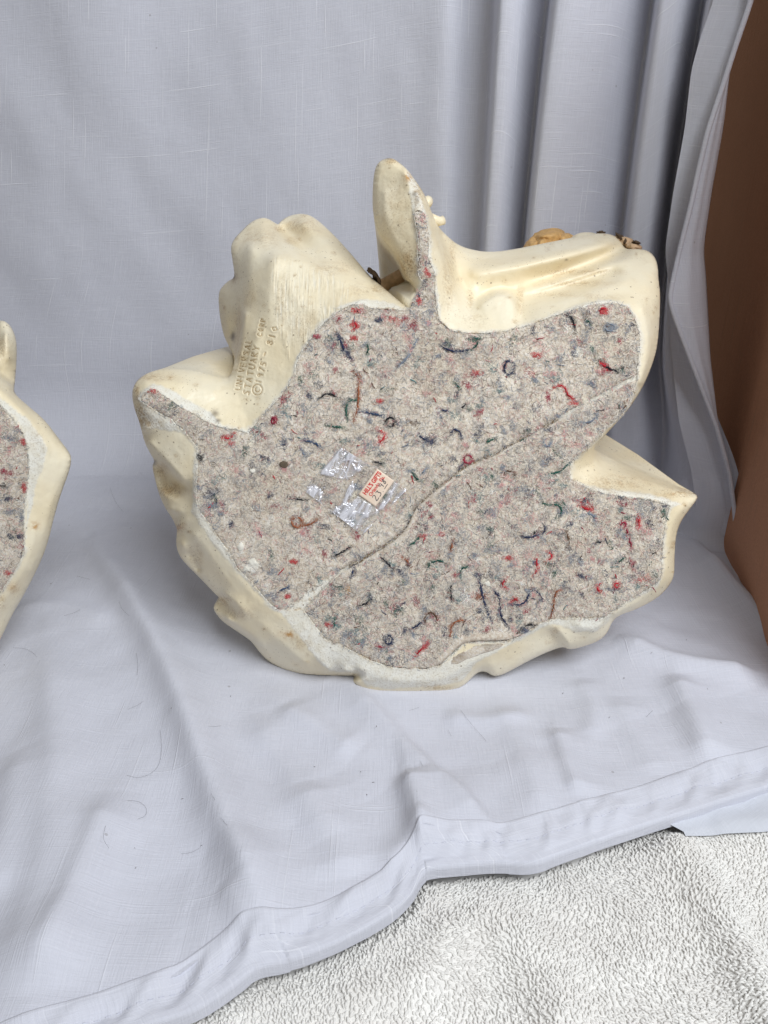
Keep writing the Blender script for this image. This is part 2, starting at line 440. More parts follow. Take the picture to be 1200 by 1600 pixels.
# right end of the backdrop is the fold line; beyond it the edge is turned forward as a flap
nw = 190
def wall_at(z):
    """cross-section polyline at height z (quadratic through the three rows)"""
    out = np.zeros((ncol0, 3))
    z0, z1, z2 = pt_bot[:, 2], pt_mid[:, 2], pt_top[:, 2]
    l0 = (z - z1) * (z - z2) / ((z0 - z1) * (z0 - z2)); l1 = (z - z0) * (z - z2) / ((z1 - z0) * (z1 - z2)); l2 = (z - z0) * (z - z1) / ((z2 - z0) * (z2 - z1))
    for kk in (0, 1): out[:, kk] = l0 * pt_bot[:, kk] + l1 * pt_mid[:, kk] + l2 * pt_top[:, kk]
    out[:, 2] = z
    return out
# sweep radius: generous on the left, tight by the pleats
frac = np.linspace(0, 1, ncol0)
RAD = np.interp(C[:, 2], [-500, 250, 600, 800, 1000, 1150], [.075, .07, .055, .03, .018, .012])

# table part: rows from the hem fold line to the back line; columns share x with the wall bottom then run on to the right
xr = np.array([0.262, 0.285, 0.31, 0.34]); yr = np.array([0.50, 0.46, 0.41, 0.36])
back = np.concatenate([pt_bot[:, :2] - np.stack([np.zeros(ncol0), RAD], 1), np.stack([xr, yr], 1)])
ncol = len(back)
xh = np.interp(np.linspace(0, 1, ncol), [0, 0.42, 0.80, 1], [-0.46, -0.10, 0.16, 0.36])   # where each column meets the hem
yh = by_x(fold, xh, 1)
nt = 300
tv = np.linspace(0, 1, nt)[:, None]
TX = xh[None] * (1 - tv) + back[None, :, 0] * tv
TY = yh[None] * (1 - tv) + back[None, :, 1] * tv
# even the columns' spacing near the hem
RIDGES = [  # pixel polyline, height mm, width left mm, width right mm
    ([(150, 850), (165, 885), (215, 965), (262, 1060), (300, 1160), (335, 1260), (372, 1350), (405, 1420), (430, 1470)], 14, 10, 18),
    ([(540, 1065), (580, 1110), (640, 1178), (692, 1228), (745, 1290), (765, 1320)], 6.5, 15, 5),
    ([(632, 1215), (642, 1260), (655, 1320), (662, 1360)], 9.0, 4.5, 15),
    ([(1080, 850), (1130, 910), (1200, 985), (1300, 1080)], 9.0, 9, 9),
    ([(960, 1000), (1020, 1030), (1090, 1050), (1180, 1060)], 7.0, 9, 10),
    ([(780, 1100), (815, 1180), (835, 1240), (845, 1290)], 3.0, 9, 13),
    ([(865, 1140), (882, 1200), (900, 1262)], 5.0, 5, 12),
    ([(960, 1090), (990, 1150), (1030, 1225)], 3, 9, 15),
    ([(1050, 1060), (1075, 1120), (1100, 1205)], 7, 8, 14),
    ([(70, 1000), (95, 1150), (90, 1300), (60, 1450), (20, 1580)], 9, 16, 22),
    ([(180, 1250), (150, 1350), (110, 1450), (60, 1560)], 8.0, 10, 14),
    ([(10, 960), (90, 940), (180, 985)], 3.0, 8, 10),
    ([(400, 1120), (470, 1250), (510, 1330)], 3.5, 10, 14), ([(690, 1120), (760, 1130), (830, 1115)], 3.0, 7, 9), ([(905, 1060), (930, 1110), (920, 1160)], 3.0, 7, 10), ([(30, 1180), (20, 1300), (-30, 1420)], 6.0, 12, 16),
    ([(440, 1110), (500, 1150), (560, 1180)], 5.0, 9, 11),
    
    ([(480, 1230), (520, 1300), (540, 1390)], 5.0, 12, 16),
    ([(600, 1380), (640, 1330), (655, 1290)], 3.0, 6, 8),
    ([(350, 1400), (380, 1452), (400, 1520)], 3.0, 5, 9),
]
def ridge_h(X, Y):
    H = np.zeros(X.shape)
    for pts, hh, wl, wr in RIDGES:
        q = resample(chaikin(pts, 2, False), 12); w3 = table_pt(q[:, 0], q[:, 1], 0.0)[:, :2]
        A, B = w3[:-1], w3[1:]; best = np.full(X.shape, 1e9); side = np.zeros(X.shape); tt_ = np.zeros(X.shape); m = len(A)
        bb = (X > w3[:, 0].min() - .06) & (X < w3[:, 0].max() + .06) & (Y > w3[:, 1].min() - .06) & (Y < w3[:, 1].max() + .06)
        if not bb.any(): continue
        x, y = X[bb], Y[bb]; be = np.full(x.shape, 1e9); sd = np.zeros(x.shape); tp = np.zeros(x.shape)
        for j, (a, b) in enumerate(zip(A, B)):
            ab = b - a; L = ab @ ab; t = np.clip(((x - a[0]) * ab[0] + (y - a[1]) * ab[1]) / L, 0, 1)
            dx, dy = x - a[0] - t * ab[0], y - a[1] - t * ab[1]; d = np.hypot(dx, dy)
            u = d < be; be = np.where(u, d, be); sd = np.where(u, np.sign(ab[0] * dy - ab[1] * dx), sd); tp = np.where(u, (j + t) / m, tp)
        # left of travel (towards the camera) : the sign tells the flank
        wd = np.where(sd < 0, wl, wr) * 0.001
        # polyline runs away->near; its picture-left flank is on the negative side
        prof = 1.0 / (1 + (be / wd) ** 2) ** 1.3
        H[bb] += hh * 0.001 * prof * np.clip(np.minimum(tp, 1 - tp) * 5 + 0.25, 0, 1)
    return H
def table_h(X, Y):
    return 1.15 * ridge_h(X, Y) + 0.0036 * vnoise(X, Y, 0.075, 3, 3) + 0.0009 * vnoise(X + 0.4 * Y, Y, 0.022, 8, 2)
TZ = table_h(TX, TY)
TZ = TZ + HZ * np.clip(1 - (TY - yh[None]) / 0.05, 0, 1)
TZ = np.maximum(TZ, -0.012)
fade = np.clip((back[None, :, 1] - TY) / 0.05, 0, 1)          # settle flat into the sweep
TZ *= fade
table_rows = np.stack([TX, TY, TZ], -1)                       # (nt, ncol, 3)

# wall rows
sweep = 14
rows = []
for a in np.linspace(0, 1, sweep)[1:]:
    ang = a * math.pi / 2
    zc = RAD * (1 - np.cos(ang))
    base_ = wall_at(0.0); tgt = np.zeros((ncol0, 3))
    up = np.stack([wall_at(float(v))[i] for i, v in enumerate(zc)]) if False else None
    q = base_.copy(); q[:, 1] = pt_bot[:, 1] - RAD * (1 - np.sin(ang)); q[:, 2] = zc
    rows.append(q)
zs0 = RAD
for a in np.linspace(0, 1, nw)[1:]:
    z = zs0 + (ZTOP - zs0) * a
    q = wall_at(z)
    w_ = np.clip((z - zs0) / 0.12, 0, 1); w_ = w_ * w_ * (3 - 2 * w_)
    q0 = pt_bot.copy(); q0[:, 2] = z
    q = q0 * (1 - w_[:, None]) + q * w_[:, None]
    q[:, 1] += 0.006 * vnoise(q[:, 0] * 1.0 + 0.35 * q[:, 2], q[:, 2] * 0.35, 0.09, 21, 2) * np.interp(C[:, 2], [400, 800], [1, .25]) * w_ \
             + 0.0012 * w_ * vnoise(q[:, 0], q[:, 2] * 0.5, 0.03, 22, 2)
    rows.append(q)
wall_rows = np.stack(rows)                                     # (nr, ncol0, 3)

# turned-over flap at the right edge (photo pixels of the free edge by height)
HEML = np.array([(1188, -90), (1174, 0), (1150, 70), (1131, 130), (1106, 205), (1092, 265), (1080, 320), (1062, 390), (1045, 468), (1060, 512), (1090, 590), (1120, 668), (1140, 740), (1148, 800), (1151, 860), (1152, 935)], float)
FOLDR = np.array([(1189, -90), (1175, 0), (1152, 66), (1140, 110), (1130, 200), (1112, 300), (1099, 390), (1103, 430), (1110, 560), (1121, 660), (1141, 738), (1149, 800), (1152, 860), (1153, 935)], float)
py_s = np.linspace(-80, 935, 140)
hx = np.interp(py_s, HEML[:, 1], HEML[:, 0]); fx = np.interp(py_s, FOLDR[:, 1], FOLDR[:, 0])
hx = gblur(hx[None], 1.5)[0]; fx = gblur(fx[None], 1.5)[0]
wid = np.maximum(fx - hx, 0)
d_f = np.interp(py_s, [-80, 400, 935], [.580, .578, .535]) - .004
fold_line = wall_pt(fx + 1.0, py_s, d_f)
free_line = wall_pt(hx, py_s, d_f - 0.007 - wid * 0.00012)
nfl = 12
fl = [wall_pt(fx - 60, py_s, d_f + 0.016), wall_pt(fx - 25, py_s, d_f + 0.007), wall_pt(fx - 6, py_s, d_f + 0.0025)]
for a in np.linspace(0, 1, nfl):
    bulge = math.sin(a * math.pi) * wid * 0.00012
    q = fold_line * (1 - a) + free_line * a; q[:, 1] -= bulge; q[:, 1] += 0.0006 * np.sin(a * 14 + py_s * .004) * (wid > 4)
    fl.append(q)
nfl += 3
flap = np.stack(fl, 1)                                          # (140, nfl, 3)

def grid_faces(r, c, off=0):
    ii = np.arange(r * c).reshape(r, c) + off
    return np.stack([ii[:-1, :-1], ii[:-1, 1:], ii[1:, 1:], ii[1:, :-1]], -1).reshape(-1, 4)
def grid_uv(G):
    du = np.linalg.norm(np.diff(G, axis=1), axis=2); dv = np.linalg.norm(np.diff(G, axis=0), axis=2)
    u = np.concatenate([np.zeros((G.shape[0], 1)), np.cumsum(du, 1)], 1); v = np.concatenate([np.zeros((1, G.shape[1])), np.cumsum(dv, 0)], 0)
    return np.stack([u, v], -1)

curtain = empty('curtain_cloth', (0, 0, 0))
tag(curtain, 'white slub-weave curtain hung as backdrop and spread under the two statues', 'curtain')
V1 = table_rows.reshape(-1, 3); n1 = len(V1)
V2 = wall_rows.reshape(-1, 3)
last = (nt - 1) * ncol
F1 = grid_faces(nt, ncol); F2 = grid_faces(len(rows), ncol0, n1)
ii = np.arange(ncol0 - 1)
F3 = np.stack([last + ii, last + ii + 1, n1 + ii + 1, n1 + ii], -1)
uv1 = np.stack([TX, TY], -1).reshape(-1, 2)
gw = grid_uv(np.concatenate([table_rows[-1:, :ncol0], wall_rows]))[1:]
ux = np.cumsum(np.concatenate([[0], np.linalg.norm(np.diff(pt_mid, axis=0), axis=1)]))
uvw = np.stack([np.broadcast_to(ux[None], gw.shape[:2]) + back[0, 0], gw[..., 1] + back[None, :ncol0, 1]], -1).reshape(-1, 2)
mesh_np('draped_sheet', np.concatenate([V1, V2]), [F1, F2, F3], M_CLOTH, curtain, uv=np.concatenate([uv1, uvw]))
o = mesh_np('turned_edge', flap.reshape(-1, 3), grid_faces(140, nfl), M_CLOTH, curtain, uv=grid_uv(flap).reshape(-1, 2) + 3.0)
V, F = tube(free_line, 0.0017, 8)
mesh_np('rolled_hem', V, F, M_CLOTH, curtain, uv=V[:, [0, 2]] + 5)

# front hem: doubled band, folded over, with a line of stitches
ns = 420
s_ = np.linspace(0, 1, ns)
def along(pts):
    p = chaikin(pts, 2, False); L = np.concatenate([[0], np.cumsum(np.hypot(*np.diff(p, axis=0).T))]); return p, L / L[-1]
# pair the two lines through matching control indices
ei = chaikin(np.array(EDGE, float), 2, False); e_par = np.linspace(0, 1, len(ei))
fc = np.array(FOLD, float); fp = np.interp(np.linspace(0, 1, len(EDGE)), np.linspace(0, 1, len(fc)), np.arange(len(fc)))
# match by x of the perpendicular: lower edge point i belongs to the fold point with nearest pixel x - 8
fxs = np.interp(np.array(EDGE)[:, 0] - 4, fc[:, 0], fc[:, 1]); fcm = np.stack([np.array(EDGE)[:, 0] - 4, fxs], 1)
fi = chaikin(fcm, 2, False)
epx = np.stack([np.interp(s_, e_par, ei[:, k]) for k in (0, 1)], 1); fpx = np.stack([np.interp(s_, e_par, fi[:, k]) for k in (0, 1)], 1)
nb = 46
bx_ = np.linspace(0, 1, nb)
band = np.zeros((nb, ns, 3))
for j, a in enumerate(bx_):
    q = table_pt(*(fpx * (1 - a) + epx * a).T, 0.0)
    base_h = np.maximum(table_h(q[:, 0], q[:, 1]), -0.012) + HZ
    rise = 0.0012 * min(1, a / 0.06) ** 0.5 * (1 - 0.15 * math.exp(-((a - 0.5) / 0.06) ** 2))
    drop = 0.0075 * max(0, (a - 0.955) / 0.045) ** 1.3
    wr = (0.0026 * vnoise(q[:, 0] * 1.0, np.full(ns, a * 0.02), 0.016, 31, 2) + 0.0018 * vnoise(q[:, 0] + 0.008 * a, np.full(ns, a * 0.01), 0.007, 32, 1)) * math.sin(min(1, a * 1.2) * math.pi)
    wr = wr + 0.0009 * vnoise(q[:, 0] + .002 * a, np.full(ns, a * .006), 0.0042, 33, 1) * math.exp(-((a - .5) / .28) ** 2)
    q[:, 2] = base_h * (1 - 0.25 * a) + rise - drop + wr - (0.0012 if j == 0 else 0)
    band[j] = q
hemo = mesh_np('front_hem', band.reshape(-1, 3), grid_faces(nb, ns), M_CLOTH, curtain, uv=(grid_uv(band).reshape(-1, 2) + 7))
jj = 23
line = band[jj]; Ls = np.concatenate([[0], np.cumsum(np.linalg.norm(np.diff(line, axis=0), axis=1))])
parts = []
for a in np.arange(0.01, Ls[-1] - 0.01, 0.0042):
    t = np.linspace(a, a + 0.0022, 5); q = np.stack([np.interp(t, Ls, line[:, k]) for k in range(3)], 1)
    q[:, 2] += 0.0001 + 0.00018 * np.sin(np.linspace(0, math.pi, 5)); parts.append(tube(q, 0.00015, 5))
V, F = merge(parts); st = mesh_np('stitching', V, F, plain('stitch_thread', (0.66, 0.67, 0.75)), curtain); tag(st, kind='stuff')

# ================================================================== STATUES
def lap_solve(mask, cval, cmask, iters):
    """membrane through the constrained nodes, natural border at the mask"""
    def down(a, w):
        h, k = a.shape[0] // 2 * 2, a.shape[1] // 2 * 2
        A = (a * w)[:h, :k].reshape(h // 2, 2, k // 2, 2).sum((1, 3)); W = w[:h, :k].reshape(h // 2, 2, k // 2, 2).sum((1, 3))
        return A / np.maximum(W, 1e-9), (W > 0).astype(float)
    if min(mask.shape) > 40:
        c2, w2 = down(cval, cmask.astype(float)); m2 = down(mask.astype(float), np.ones(mask.shape))[0] > 0
        z = lap_solve(m2, c2, w2 > 0, iters + 60)
        x = np.repeat(np.repeat(z, 2, 0), 2, 1); x = np.pad(x, ((0, mask.shape[0] - x.shape[0]), (0, mask.shape[1] - x.shape[1])), mode='edge')
    else:
        x = np.full(mask.shape, cval[cmask].mean())
    x = np.where(cmask, cval, x); m = mask.astype(float)
    wu = np.pad(m, 1)[:-2, 1:-1]; wd = np.pad(m, 1)[2:, 1:-1]; wl = np.pad(m, 1)[1:-1, :-2]; wr = np.pad(m, 1)[1:-1, 2:]
    W = np.maximum(wu + wd + wl + wr, 1)
    for _ in range(iters):
        p = np.pad(x * m, 1)
        y = (p[:-2, 1:-1] + p[2:, 1:-1] + p[1:-1, :-2] + p[1:-1, 2:]) / W
        x = np.where(cmask, cval, np.where(mask, y, x))
    return x

def dist_in(mask, maxd):
    d = np.where(mask, 1e6, 0.0)
    for _ in range(int(maxd) + 2):
        p = np.pad(d, 1, constant_values=1e6)
        d = np.minimum(d, np.minimum.reduce([p[:-2, 1:-1] + 1, p[2:, 1:-1] + 1, p[1:-1, :-2] + 1, p[1:-1, 2:] + 1,
                                              p[:-2, :-2] + 1.414, p[2:, 2:] + 1.414, p[:-2, 2:] + 1.414, p[2:, :-2] + 1.414]))
    return d

def polymesh(poly, step, org=None):
    """grid of px nodes clipped to the closed polygon (x, y, ...): nodes, quads, inside map"""
    poly = np.asarray(poly); x0, y0 = poly[:, :2].min(0) - 2 * step; x1, y1 = poly[:, :2].max(0) + 2 * step
    xs = np.arange(x0, x1 + step, step); ys = np.arange(y0, y1 + step, step)
    X, Y = np.meshgrid(xs, ys); ins = inside(poly, X, Y)
    cell = ins[:-1, :-1] | ins[1:, :-1] | ins[:-1, 1:] | ins[1:, 1:]
    cnt = ins[:-1, :-1].astype(int) + ins[1:, :-1] + ins[:-1, 1:] + ins[1:, 1:]
    cell &= cnt >= 2
    used = np.zeros(X.shape, bool)
    for a in (slice(0, -1), slice(1, None)):
        for b in (slice(0, -1), slice(1, None)): used[a, b] |= cell
    idx = np.full(X.shape, -1); idx[used] = np.arange(used.sum())
    F = np.stack([idx[1:, :-1][cell], idx[1:, 1:][cell], idx[:-1, 1:][cell], idx[:-1, :-1][cell]], -1)
    snap = used & ~ins
    # inner nodes on the border of the used cells are snapped too
    full = np.zeros(X.shape, int)
    for a in (slice(0, -1), slice(1, None)):
        for b in (slice(0, -1), slice(1, None)): full[a, b] += cell
    snap |= used & (full < 4)
    nr = nearest(poly, np.stack([X[snap], Y[snap]], 1))
    X = X.copy(); Y = Y.copy(); X[snap] = nr[:, 0]; Y[snap] = nr[:, 1]
    return X, Y, ins, used, snap, nr, idx, F

def border_edges(F):
    e = np.concatenate([F[:, [0, 1]], F[:, [1, 2]], F[:, [2, 3]], F[:, [3, 0]]])
    key = np.minimum(e[:, 0], e[:, 1]).astype(np.int64) * 10000000 + np.maximum(e[:, 0], e[:, 1])
    u, inv, c = np.unique(key, return_inverse=True, return_counts=True)
    return e[c[inv] == 1]

# ---- stroke letters for the incised maker's mark (unit box, y down)
GL = {'U': [[(0, 0), (0, .75), (.25, 1), (.5, 1), (.7, .75), (.7, 0)]], 'N': [[(0, 1), (0, 0), (.65, 1), (.65, 0)]], 'I': [[(.2, 0), (.2, 1)]], 'V': [[(0, 0), (.35, 1), (.7, 0)]],
      'E': [[(.6, 0), (0, 0), (0, 1), (.6, 1)], [(0, .5), (.45, .5)]], 'R': [[(0, 1), (0, 0), (.5, .05), (.55, .35), (.1, .5), (.6, 1)]], 'S': [[(.6, .1), (.2, 0), (0, .25), (.55, .65), (.4, .98), (0, .95)]],
      'A': [[(0, 1), (.32, 0), (.66, 1)], [(.12, .65), (.52, .65)]], 'L': [[(0, 0), (0, 1), (.5, 1)]], 'T': [[(0, 0), (.7, 0)], [(.35, 0), (.35, 1)]], 'Y': [[(0, 0), (.32, .5), (.65, 0)], [(.32, .5), (.3, 1)]],
      'C': [[(.6, .15), (.3, 0), (0, .35), (.05, .8), (.35, 1), (.62, .85)]], 'O': [[(.3, 0), (.02, .4), (.2, .95), (.5, .9), (.6, .4), (.3, 0)]], 'P': [[(0, 1), (0, 0), (.5, .08), (.5, .4), (0, .52)]],
      '1': [[(.2, 0), (.2, 1)]], '9': [[(.5, .3), (.25, .5), (0, .25), (.25, 0), (.5, .25), (.45, 1)]], '7': [[(0, 0), (.6, 0), (.2, 1)]], '5': [[(.6, 0), (.1, 0), (.05, .45), (.5, .5), (.5, .9), (0, 1)]],
      '-': [[(.1, .5), (.6, .5)]], '8': [[(.3, .48), (.05, .25), (.3, 0), (.55, .25), (.3, .48), (0, .75), (.3, 1), (.6, .75), (.3, .48)]], '0': [[(.3, 0), (0, .5), (.3, 1), (.6, .5), (.3, 0)]], ' ': []}
def incise(text, a, b, height, jitter=0.06):
    """strokes in px for text running from a to b; letters stand on the side right of travel"""
    a = np.array(a, float); b = np.array(b, float); u = b - a; L = np.hypot(*u); u /= L; v = np.array([-u[1], u[0]])   # y-down: v points right of travel (letter foot)
    adv = L / len(text); out = []
    for i, ch in enumerate(text):
        for s in GL[ch]:
            p = np.array(s); q = a + np.outer(i * adv + p[:, 0] * adv * 0.86, u) + np.outer((p[:, 1] - 0.5) * height, v)
            out.append(q + RNG.normal(0, jitter * height * .5, q.shape))
    return out
STROKES = incise('UNIVERSAL', (371, 609), (390, 527), 8.5) + incise('STATUARY', (384, 616), (401, 537), 9) + incise('CORP', (405, 525), (412, 495), 7) + \
          incise('1975', (403, 598), (413, 562), 8) + incise('-', (412, 557), (416, 545), 8) + incise('810', (420, 538), (432, 506), 9)
an = np.linspace(0, 2 * math.pi, 17)
STROKES += [np.stack([402 + 7.6 * np.cos(an), 609 + 8.4 * np.sin(an)], 1)] + [np.stack([402 + 3.4 * np.cos(an[3:14] - .9), 609 + 3.6 * np.sin(an[3:14] - .9)], 1)]

def relief(name, sil, curves, feltpoly, parent, step=1.25, rnd=(11, 0.55), strokes=(), bare_polys=(), rough_poly=None, grime_shade=(), rust=(), dark=(), back=((0.012, .97), (.035, .90), (.07, .78), (.11, .60), (.145, .36)), bare_w=6.0, blur=2.5, center=None, slots=(), axis=0.0):
    sil = chaikin(sil, 2); sil = resample(sil, 2.0, True)
    X, Y, ins, used, snap, nr, idx, F = polymesh(sil, step)
    gx0, gy0 = X[~snap & ins].min(), 0
    xs0 = sil[:, 0].min() - 2 * step; ys0 = sil[:, 1].min() - 2 * step
    cs = np.zeros(X.shape); cn = np.zeros(X.shape)
    felt = inside(feltpoly, X, Y)
    def put(pts, wgt=1.0):
        q = resample(pts, 0.6)
        j = np.clip(np.round((q[:, 0] - xs0) / step).astype(int), 0, X.shape[1] - 1); i = np.clip(np.round((q[:, 1] - ys0) / step).astype(int), 0, X.shape[0] - 1)
        np.add.at(cs, (i, j), q[:, 2] * wgt); np.add.at(cn, (i, j), wgt)
    for c in curves: put(chaikin(c, 2, False))
    put(np.concatenate([sil, sil[:1]]))
    cm = cn > 0; cv = np.where(cm, cs / np.maximum(cn, 1e-9), 0)
    fm = felt & ins; cm |= fm; cv = np.where(fm, 0.0, cv)
    mask = ins | used | cm
    D = lap_solve(mask, cv, cm, 120)
    m = mask.astype(float)
    b1 = gblur(D * m, blur / step) / np.maximum(gblur(m, blur / step), 1e-6)
    b2 = gblur(D * m, 1.6 / step) / np.maximum(gblur(m, 1.6 / step), 1e-6)
    if len(strokes):
        b3 = gblur(D * m, 6.0 / step) / np.maximum(gblur(m, 6.0 / step), 1e-6); b4 = gblur(D * m, 4.6 / step) / np.maximum(gblur(m, 4.6 / step), 1e-6)
        w3 = gblur(inside([(735, 395), (990, 360), (1040, 470), (930, 465), (822, 500), (816, 446), (740, 446)], X, Y).astype(float), 5 / step)
        w4 = gblur(inside([(355, 330), (500, 325), (640, 470), (560, 462), (480, 500), (440, 560), (392, 500), (386, 440)], X, Y).astype(float), 5 / step)
        b1 = b1 * (1 - w3) + b3 * w3; b1 = b1 * (1 - w4) + b4 * w4
    df = dist_in(~felt, 14)                                    # distance from the felt
    near = np.clip(df * step / 10.0, 0, 1)
    D = b2 * (1 - near) + b1 * near
    # rounding towards the outline
    R, amp = rnd; d = np.minimum(dist_in(ins, R / step + 1) * step, R)
    D = D + amp * (1 - np.sqrt(np.clip(1 - (1 - d / R) ** 2, 0, 1)))
    D[snap] = D[snap] * 0 + nr[:, 2] + amp
    # hand-worked unevenness
    D += 0.075 * vnoise(X, Y, 30, 4, 4) * np.clip(df * step / 14, 0, 1)
    # felt bed and its chipped lip
    lip = np.clip(1 - df * step / 4.5, 0, 1)
    D = np.where(felt, 0.16, D + 0.05 * lip * vnoise(X, Y, 4.0, 9, 2) - 0.02 * lip)
    for pl in slots: D = np.where(inside(pl, X, Y), 0.02 + 0.03 * vnoise(X, Y, 3, 2, 2), D)
    rough = np.zeros(X.shape)
    if rough_poly is not None:
        rough = gblur(inside(rough_poly, X + 5 * vnoise(X, Y, 12, 41, 2), Y + 5 * vnoise(X, Y, 12, 42, 2)).astype(float), 2.5 / step) * np.clip(0.75 + 0.8 * vnoise(X, Y, 22, 43, 2), 0.15, 1)
        th = math.radians(76); al = X * math.cos(th) + Y * math.sin(th); ac = -X * math.sin(th) + Y * math.cos(th)
        D += rough * (0.012 * vnoise(al * .06, ac, 2.2, 14, 2) + 0.030 * vnoise(X, Y, 5, 15, 3))
        upper = np.clip((520 - Y) / 60, 0, 1)
    stroke_d = np.full(X.shape, 9.0)
    if len(strokes):
        allp = np.concatenate([resample(s, 0.5) for s in strokes]); lo = allp.min(0) - 6; hi = allp.max(0) + 6
        sub = (X > lo[0]) & (X < hi[0]) & (Y > lo[1]) & (Y < hi[1]); q = np.stack([X[sub], Y[sub]], 1); dd = np.full(len(q), 9.0)
        for i0 in range(0, len(q), 1500): dd[i0:i0 + 1500] = np.sqrt(((q[i0:i0 + 1500, None] - allp[None]) ** 2).sum(2).min(1))
        stroke_d[sub] = dd
        D += 0.055 * np.exp(-(stroke_d / 1.1) ** 2) - 0.035 * np.exp(-((stroke_d - 2.4) / 0.9) ** 2)
    # attributes
    bare = np.clip(1.3 - (df * step) / (bare_w * (1 + 0.7 * vnoise(X, Y, 9, 6, 2))), 0, 1)
    for bp in bare_polys:
        jx = X + 2.0 * vnoise(X, Y, 7, 16, 2); jy = Y + 2.0 * vnoise(X, Y, 7, 17, 2)
        bare = np.maximum(bare, gblur(inside(bp, jx, jy).astype(float), 1.0 / step))
    def spots(lst):
        a = np.zeros(X.shape)
        for (x, y, rx, ry, s) in lst:
            j0, j1 = (max(0, int((x + q * rx * 3.4 - xs0) / step)) for q in (-1, 1)); i0, i1 = (max(0, int((y + q * ry * 3.4 - ys0) / step)) for q in (-1, 1))
            sl = (slice(i0, i1 + 1), slice(j0, j1 + 1)); Xs, Ys = X[sl], Y[sl]
            if Xs.size == 0: continue
            wob = 1 + 0.55 * vnoise(Xs, Ys, max(3.0, rx * .6), int(x) % 97, 2)
            a[sl] = np.maximum(a[sl], s * np.exp(-(((Xs - x) / rx) ** 2 + ((Ys - y) / ry) ** 2) * wob * 0.75))
        return a
    g = spots(grime_shade); g = np.maximum(g, 0.42 * np.exp(-(stroke_d / 1.3) ** 2))
    g = np.maximum(g, np.clip(1 - np.abs(df * step - 2.0) / 2.2, 0, 1) * np.clip(vnoise(X, Y, 12, 19, 3) * 2.2, 0, 1) * 0.9 * (~felt))
    dk = spots(dark); g = np.maximum(g, 0.45 * (np.clip(vnoise(X, Y, 7, 44, 2) + .4, 0, 1)) * np.sum([inside(q, X, Y) for q in slots], axis=0)) if len(slots) else g
    if name == 'plaster_body' and len(strokes):
        mid = felt & (X > 545) & (X < 872); bare = np.where(mid, 0, bare); g = np.where(mid, 1.0, g); dk = np.where(mid, .75, dk)  # bed in the seam gap: shade between the felt edges painted dark brown
    A = {'bare': bare[used], 'grime_shade': g[used], 'rust': spots(rust)[used], 'rough': rough[used], 'dark': dk[used]}
    V = P(X[used], Y[used], D[used])
    # the body behind: rings that run back from the outline and close in
    be = border_edges(F); bv = np.unique(be); n0 = len(V); mp = np.full(n0, -1); mp[bv] = np.arange(len(bv))
    c = V.mean(0) if center is None else np.array(center); Vs = [V]; Fs = [F]; prev = None
    for r_, (dy, sc) in enumerate(back):
        q = V[bv].copy(); q[:, 0] = c[0] + (q[:, 0] - c[0]) * sc; q[:, 2] = c[2] + (q[:, 2] - c[2]) * sc
        q[:, 1] = np.minimum(q[:, 1] * (1 - r_ / len(back)) + (c[1] + 0.02) * (r_ / len(back)), 2) + dy
        q[:, 2] = np.maximum(q[:, 2], 0.006); q[:, 0] += axis * (q[:, 1] - V[bv][:, 1])
        off = n0 + r_ * len(bv)
        e0 = be if r_ == 0 else mp[be] + off - len(bv); e1 = mp[be] + off
        Fs.append(np.stack([e0[:, 1], e0[:, 0], e1[:, 0], e1[:, 1]], -1)); Vs.append(q)
    apex = Vs[-1].mean(0)[None]; ai = n0 + len(back) * len(bv); e0 = mp[be] + ai - len(bv)
    T = np.stack([e0[:, 1], e0[:, 0], np.full(len(e0), ai)], -1); Vs.append(apex)
    Va = np.concatenate(Vs)
    for k in A: A[k] = np.concatenate([A[k], np.zeros(len(Va) - n0)])
    ob = mesh_np(name, Va, [np.concatenate(Fs), T], M_PLASTER, parent, attrs=A)
    return ob, (X, Y, D, ins)

